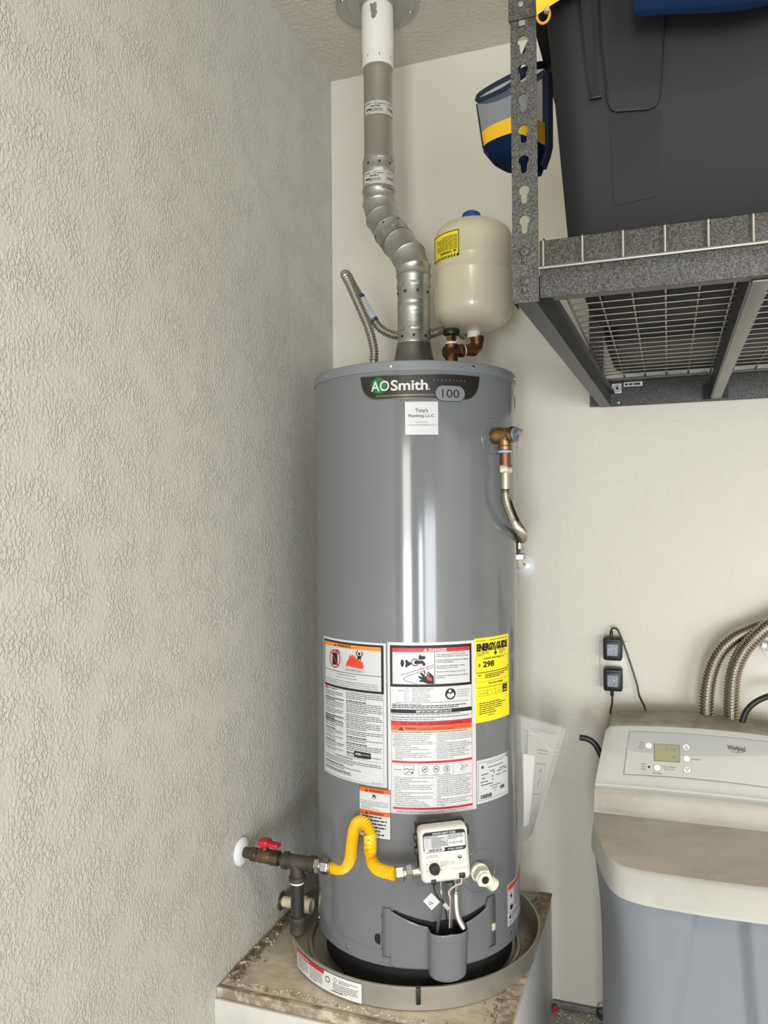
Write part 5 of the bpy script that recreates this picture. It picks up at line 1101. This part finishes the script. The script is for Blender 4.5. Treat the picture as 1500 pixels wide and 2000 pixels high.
# ------------------------------------------------------------------ wall outlet with two plug-in adapters
M_plate = mat('ivory_plate', (208, 204, 192), .4)
ou = thing('wall_outlet', 'ivory double wall outlet plate on the back wall', 'outlet', (.854, 0, .988))
MB().box((.854, -.0026, .988), (.077, .005, .128), None, .0018).build('cover_plate', M_plate, ou)
for z in (1.020, .956): MB().box((.854, -.0058, z), (.034, .003, .029), None, .001).build('receptacle', M_plate, ou)
MB().box((.854, -.0060, .990), (.038, .0025, .016), None, .0008).build('center_bar', M_plate, ou)
M_adp = mat('adapter_black', (30, 31, 32), .42); M_foil = mat('foil_label', (112, 114, 120), .35, .5, var=((80, 82, 88), 260, .4, .6))
for lab, z, up_ in (('upper black plug-in adapter with a cord looping over its top', 1.036, 1), ('lower black plug-in adapter with its cord hanging straight down', .951, -1)):
    ad = thing('power_adapter', lab, 'power adapter', (.8535, -.0075, z), 'plug-in adapters in the wall outlet')
    MB().box((.8535, -.029, z), (.050, .043, .062), None, .006, seg=3).build('housing', M_adp, ad); MB().box((.8535, -.0515, z-.001), (.040, .006, .048), None, .003).build('raised_front', M_adp, ad)
    pr = Print(lambda x, y, d: Vector((.840+x, -.0546-d, z+.014-y)), {'f': M_foil, 'w': M_ltgray}); pr.rect(0, 0, .028, .031, 'f', 0); pr.disc(.006+.012*(up_ < 0), .014, .0015, 'w', 2, 8); pr.build('foil_label', ad)
    zz = z+up_*.031
    mb = MB(); mb.lathe([(.0052, 0), (.0048, .014), (.003, .018)], (.8500, -.030, zz), (0, 0, up_), 12); mb.build('strain_relief', M_adp, ad)
    mb = MB()
    if up_ > 0: mb.tube(spline([(.850, -.030, zz+.014), (.851, -.030, zz+.022), (.858, -.028, zz+.025), (.868, -.024, zz+.017), (.883, -.020, zz-.022), (.900, -.020, zz-.075), (.916, -.020, zz-.130), (.922, -.022, zz-.160), (.936, -.045, zz-.185), (.940, -.05, zz-.21)], 10), .0026, 8)
    else: mb.tube(spline([(.850, -.030, zz-.012), (.8505, -.030, zz-.022), (.849, -.030, zz-.040), (.845, -.032, zz-.065), (.843, -.034, zz-.13)], 10), .0026, 8)
    mb.build('cord', M_adp, ad)

# ------------------------------------------------------------------ water softener
M_soft = mat('softener_white', (176, 175, 171), .42, var=((164, 161, 154), 7, .5, .75)); M_dusty = mat('dusty_top', (172, 167, 155), .8, var=((142, 135, 121), 11, .4, .62)); M_lid = mat('dusty_lid', (180, 176, 166), .5, var=((158, 152, 140), 6, .42, .68))
M_body = mat('softener_grey', (126, 131, 139), .45)
XC, HWID = 1.072, .246
ws_ = thing('water_softener', 'grey and white cabinet water softener with digital panel by the back wall', 'water softener', (XC, -.38, 0))
Lt = [(0, -.652), (.10, -.649), (.135, -.645), (.165, -.636), (.186, -.614), (.206, -.566), (.229, -.472), (.2405, -.42), (.2445, -.34)]
Lb = [(0, -.692), (.10, -.688), (.14, -.680), (.166, -.667), (.186, -.642), (.206, -.587), (.228, -.50), (.245, -.432), (.249, -.335)]
def fullout(L): return [(XC-a, b_) for a, b_ in L[::-1]] + [(XC+a, b_) for a, b_ in L[1:]]
def loftpts(R, mb, captop=True, capbot=False, mi=0, mi_top=None):
    n = len(R[0]); V = sum(R, []); Fc = []
    for j in range(len(R)-1):
        for i in range(n): i2 = (i+1) % n; Fc.append([j*n+i, j*n+i2, (j+1)*n+i2, (j+1)*n+i])
    mb.add(V, Fc, mi)
    if captop: mb.add(R[-1], [list(range(n))], mi if mi_top is None else mi_top)
    if capbot: mb.add(R[0], [list(range(n))[::-1]], mi)
def dens(L, k=4):
    S2 = spline([Vector((a, b_, 0)) for a, b_ in L], k); return [(p.x, p.y) for p in S2]
Lt, Lb = dens(Lt), dens(Lb)
def mixo(f, z, grow=0.0): return [(x, y, z) for x, y in fullout([(a+(c-a)*f+grow*(a > .15), b_+(d-b_)*f-grow) for (a, b_), (c, d) in zip(Lt, Lb)])]
mb = MB(); loftpts([mixo(1, .640), mixo(1, .646), mixo(.55, .668), mixo(.16, .684), mixo(.04, .6885), mixo(-.10, .6905)], mb, True, True, 0, 1)
lid = mb.build('salt_lid', [M_soft, M_lid], ws_, smooth=38)
for i in range(5): o = Vector((XC+.002+i*.0065, -.628, .6905)); m2 = MB(); m2.lathe([(.0012, 0), (.0009, .0008)], o, (0, 0, 1), 8); m2.build('braille_dot', M_soft, lid)
# grey cabinet below the lid, flared at the top, with a recessed centre panel on the front
Lc = dens([(0, -.680), (.10, -.676), (.14, -.668), (.168, -.652), (.188, -.625), (.208, -.57), (.228, -.49), (.240, -.43), (.243, -.33), (.243, -.22), (.235, -.12), (.215, -.09), (.10, -.085), (0, -.085)], 5)
def body_ring(z):
    f = max(0, min(1, (z-.42)/.22)); f = f*f
    g = -.016*(1-f); out = []
    half = [(max(0, a+g*(a > .02)*min(1, a/.15)), (b_+.018*(1-f)*max(0, min(1, (-b_-.3)/.3)))) for a, b_ in Lc]
    pts = [(XC-a, b_) for a, b_ in half] + [(XC+a, b_) for a, b_ in half[::-1][1:-1]]
    res = []
    wl = .034+.055*(.64-z)/.3; wr = .068+.02*(.64-z)/.3
    for x, y in pts:
        if y < -.55:
            dl, dr = x-(XC-wl), (XC+wr)-x
            k_ = max(0, min(1, dl/.018))*max(0, min(1, dr/.022)); y += .018*k_
        res.append((x, y, z))
    return res
# densify the front so that the panel edges are crisp
fr = [(i*.0035, -.680+.0012*(i*.0035/.10)**2*4) for i in range(29)]
Lc = fr + [q for q in Lc if q[0] > .104 or q[1] > -.5]
mb = MB(); loftpts([body_ring(z) for z in (.0, .02, .15, .28, .36, .42, .47, .52, .56, .60, .635, .645)], mb, True, True); mb.build('cabinet', M_body, ws_, smooth=28)
# white head: rear cover, sloping panel and hinge strip, arched along x
def arch(x): return .012*(1-((x-XC)/HWID)**2)
prof = [(-.085, .66), (-.085, .862), (-.090, .872), (-.105, .877), (-.222, .872), (-.232, .869), (-.2385, .861), (-.3040, .760), (-.3075, .752), (-.3120, .7485), (-.3120, .7440), (-.309, .740), (-.316, .737), (-.322, .734), (-.330, .722), (-.337, .704), (-.345, .694), (-.352, .688), (-.352, .66)]
xs = [XC-HWID+2*HWID*i/40 for i in range(41)]
def headpt(x, y, z):
    e = (HWID-abs(x-XC)); t = max(0, min(1, (z-.745)/.12)); sh = .020*t if abs(x-XC) > HWID-.03 else .020*t*(abs(x-XC)/HWID)
    drop = .010*max(0, 1-e/.012)**2 if z > .80 else 0
    return (x-(sh if x > XC else -sh)*1.0, y, z+arch(x)*max(0, (z-.70)/.17)-drop)
mb = MB(); V = [headpt(x, y, z) for x in xs for y, z in prof]; n = len(prof); Fc = []; Fm = []
for i in range(len(xs)-1):
    for j in range(n-1):
        Fc.append([i*n+j, i*n+j+1, (i+1)*n+j+1, (i+1)*n+j]); Fm.append(1 if j in (2, 3, 4) else 2 if j in (13, 14, 15) else 0)
Fc += [list(range(n)), [(len(xs)-1)*n+j for j in range(n)][::-1]]; Fm += [0, 0]
mb.add(V, Fc); mb.m = Fm
hd = mb.build('control_head', [M_soft, M_dusty, M_lid], ws_, smooth=32)
SN = Vector((0, -(.861-.760), (.3040-.2385)))
SN = Vector((0, -.101, .0655)).normalized(); SD = Vector((0, -.0655, -.101)).normalized()
def panelpt(x, s, d): z0 = .861; return Vector((x, -.2385, z0+arch(x)*.9))+SD*s*1.0+SN*d
M_inset = mat('panel_light', (180, 179, 176), .38); M_lens = mat('panel_grey', (164, 165, 165), .36)
pr = Print(lambda x, s, d: panelpt(.893+x, s, d+.0002), {'i': M_inset, 'm': M_lens, 'k': M_black, 'g': M_grayink, 's': mat('lcd_olive', (150, 148, 112), .25), 'h': mat('groove_grey', (112, 110, 106), .6), 'b': mat('button_white', (222, 220, 214), .4)}, seg=.01)
def insetx(s): return .012*(1-s/.113)
IW = .355
def stripe(s0, s1, k, l, e0=0.0, e1=0.0):
    n_ = 30; V = []; d = pr.lift(l)
    for i in range(n_+1):
        f = i/n_; V += [pr.fn(insetx(s0)+e0+(IW-2*insetx(s0)-e0-e1)*f, s0, d), pr.fn(insetx(s1)+e0+(IW-2*insetx(s1)-e0-e1)*f, s1, d)]
    pr.mb.add(V, [[2*i, 2*i+1, 2*i+3, 2*i+2] for i in range(n_)], pr.mi(k))
stripe(.004, .1125, 'h', 0); stripe(.0052, .1113, 'i', 1, .0012, .0012)
P = [(.0135, .0062)] + [(.0135+.328*i/12, .0062) for i in range(1, 13)] + [(.345, .030)] + [(.345-.340*i/20, .030+.041*math.sin(PI*(.12+.55*i/20))-.012) for i in range(1, 21)] + [(.0045, .060)]
pr.poly(P, 'm', 2)
pr.rect(.0700, .0335, .1300, .0765, 'h', 3); pr.rect(.0720, .0350, .1285, .0745, 's', 4)
pr.text('1:16', .120, .0505, .0105, 'h', 'R', w=.022, l=5); pr.text('PM', .1215, .0440, .0030, 'h', l=5, w=.005); pr.lines(.112, .062, .010, 2, .0045, 'h', .5, l=5, last=.8)
def button(x, s, sym=None):
    pr.disc(x, s, .0088, 'h', 3, 28); pr.disc(x, s, .0080, 'b', 4, 28)
    if sym: k_ = sym*.0045; pr.line([(x-.0042, s+k_*.8), (x+.0042, s+k_*.8), (x, s-k_*.9), (x-.0042, s+k_*.8)], .0011, 'h', 5)
button(.0580, .0395); button(.1445, .0385, 1); button(.1450, .0660); button(.1450, .0925, -1); button(.0780, .0925)
for i, t in enumerate(('SET', 'SALT', 'LEVEL')): pr.text(t, .0455, .0345+i*.0062, .0036, 'g', 'R', w=len(t)*.0024, l=3)
for i, t in enumerate(('CHECK', 'SALT', 'LEVEL')): pr.text(t, .0520, .0870+i*.0062, .0036, 'g', 'R', w=len(t)*.0023, l=3)
pr.disc(.0590, .0915, .0030, 'h', 3, 14); pr.disc(.0590, .0915, .0022, 'k', 4, 14)
pr.text('RECHARGE', .0780, .1075, .0036, 'g', 'C', w=.021, l=3); pr.text('PROGRAM', .1560, .0675, .0034, 'g', w=.020, l=3)
for i, t in enumerate(('PRESS TO SCHEDULE', 'HOLD TO START')): pr.text(t, .1050, .0905+i*.0055, .0032, 'g', 'C', w=len(t)*.0019, l=3)
pr.text('Whirlpool', .236, .0345, .0115, 'k', w=.039, bold=.02, l=3); pr.line([(.244, .0385), (.256, .0395), (.268, .0375), (.276, .0345)], .0010, 'k', 3); pr.line([(.252, .0335), (.262, .0235), (.270, .024)], .0009, 'h', 3)
pr.build('control_panel', hd, 'pale grey panel with display and round buttons')
# two corrugated hoses out of the softener, black drain hose and side overflow
M_sflex = mat('softener_hose_steel', (170, 162, 150), .25, 1.0)
for lab, P in (('left of two fat corrugated steel hoses behind the water softener', [(1.089, -.105, .868), (1.089, -.105, .900), (1.093, -.102, .955), (1.104, -.10, 1.005), (1.125, -.095, 1.050), (1.160, -.085, 1.085), (1.205, -.075, 1.108), (1.25, -.06, 1.125), (1.30, -.03, 1.14), (1.33, -.003, 1.145)]), ('right of two fat corrugated steel hoses behind the water softener', [(1.148, -.115, .868), (1.148, -.115, .900), (1.150, -.114, .955), (1.157, -.112, 1.005), (1.175, -.110, 1.050), (1.205, -.105, 1.090), (1.245, -.09, 1.125), (1.30, -.07, 1.16), (1.36, -.04, 1.19), (1.40, -.003, 1.20)])):
    h_ = thing('softener_hose', lab, 'hose', P[0], 'hoses of the water softener'); mb = MB(); corrugated(mb, P, .0186, .0078, .0015, 20); mb.build('hose', M_sflex, h_, smooth=85); mb = MB(); mb.lathe([(.0215, -.004), (.0215, .008), (.018, .010)], P[0], (0, 0, 1), 18); mb.build('hose_end', M_rubber, h_)
bh = thing('drain_hose', 'black hose curving up behind the right side of the softener', 'hose', (1.178, -.15, .89)); mb = MB(); mb.tube(spline([(1.165, -.15, .862), (1.178, -.15, .908), (1.20, -.15, .936), (1.235, -.145, .954), (1.28, -.12, .958), (1.33, -.06, .955), (1.36, -.003, .952)], 10), .0072, 12); mb.build('hose', M_rubber, bh)
oh = thing('overflow_hose', 'short black hose curling out of the left side of the softener', 'hose', (.83, -.20, .78)); mb = MB(); mb.tube(spline([(.845, -.2, .762), (.832, -.2, .786), (.818, -.2, .812), (.800, -.2, .824), (.779, -.2, .827)], 10), .0075, 12); mb.lathe([(.0055, -.0004), (.0055, .0006)], (.779, -.2, .827), (-1, 0, .1), 12); mb.build('hose', M_rubber, oh)
wv = thing('wall_valve', 'white plastic pipe stub with valve on the back wall above the softener', 'valve', (1.24, 0, 1.06)); mb = MB(); mb.lathe([(.030, .0004), (.030, .004), (.012, .010), (.012, .05)], (1.262, 0, 1.055), (0, -1, 0), 24); mb.build('stub', mat('white_pvc', (228, 228, 230), .35), wv); mb = MB(); mb.lathe([(.013, 0), (.013, .02), (.009, .022), (.009, .034)], (1.262, -.030, 1.055), (-.95, 0, .2), 20); mb.build('outlet', mat('white_pvc', (228, 228, 230), .35), wv)
# wire loop and red cap on the floor beside the platform
wl = thing('wire_loop', 'small black wire loop on the floor beside the softener', 'wire', (.80, -.03, .0)); mb = MB(); mb.tube(spline([(.825, -.03, .004), (.808, -.032, .006), (.800, -.03, .020), (.806, -.03, .034), (.822, -.03, .036), (.84, -.03, .030)], 8), .0022, 8); mb.build('wire', M_rubber, wl)
rc = thing('red_cap', 'small red plastic piece on the floor by the platform', 'scrap', (.69, -.03, 0)); mb = MB(); mb.lathe([(.007, .0005), (.007, .012), (.005, .014), (.001, .014)], (.684, -.030, 0), n=14); mb.build('cap', M_redp, rc)
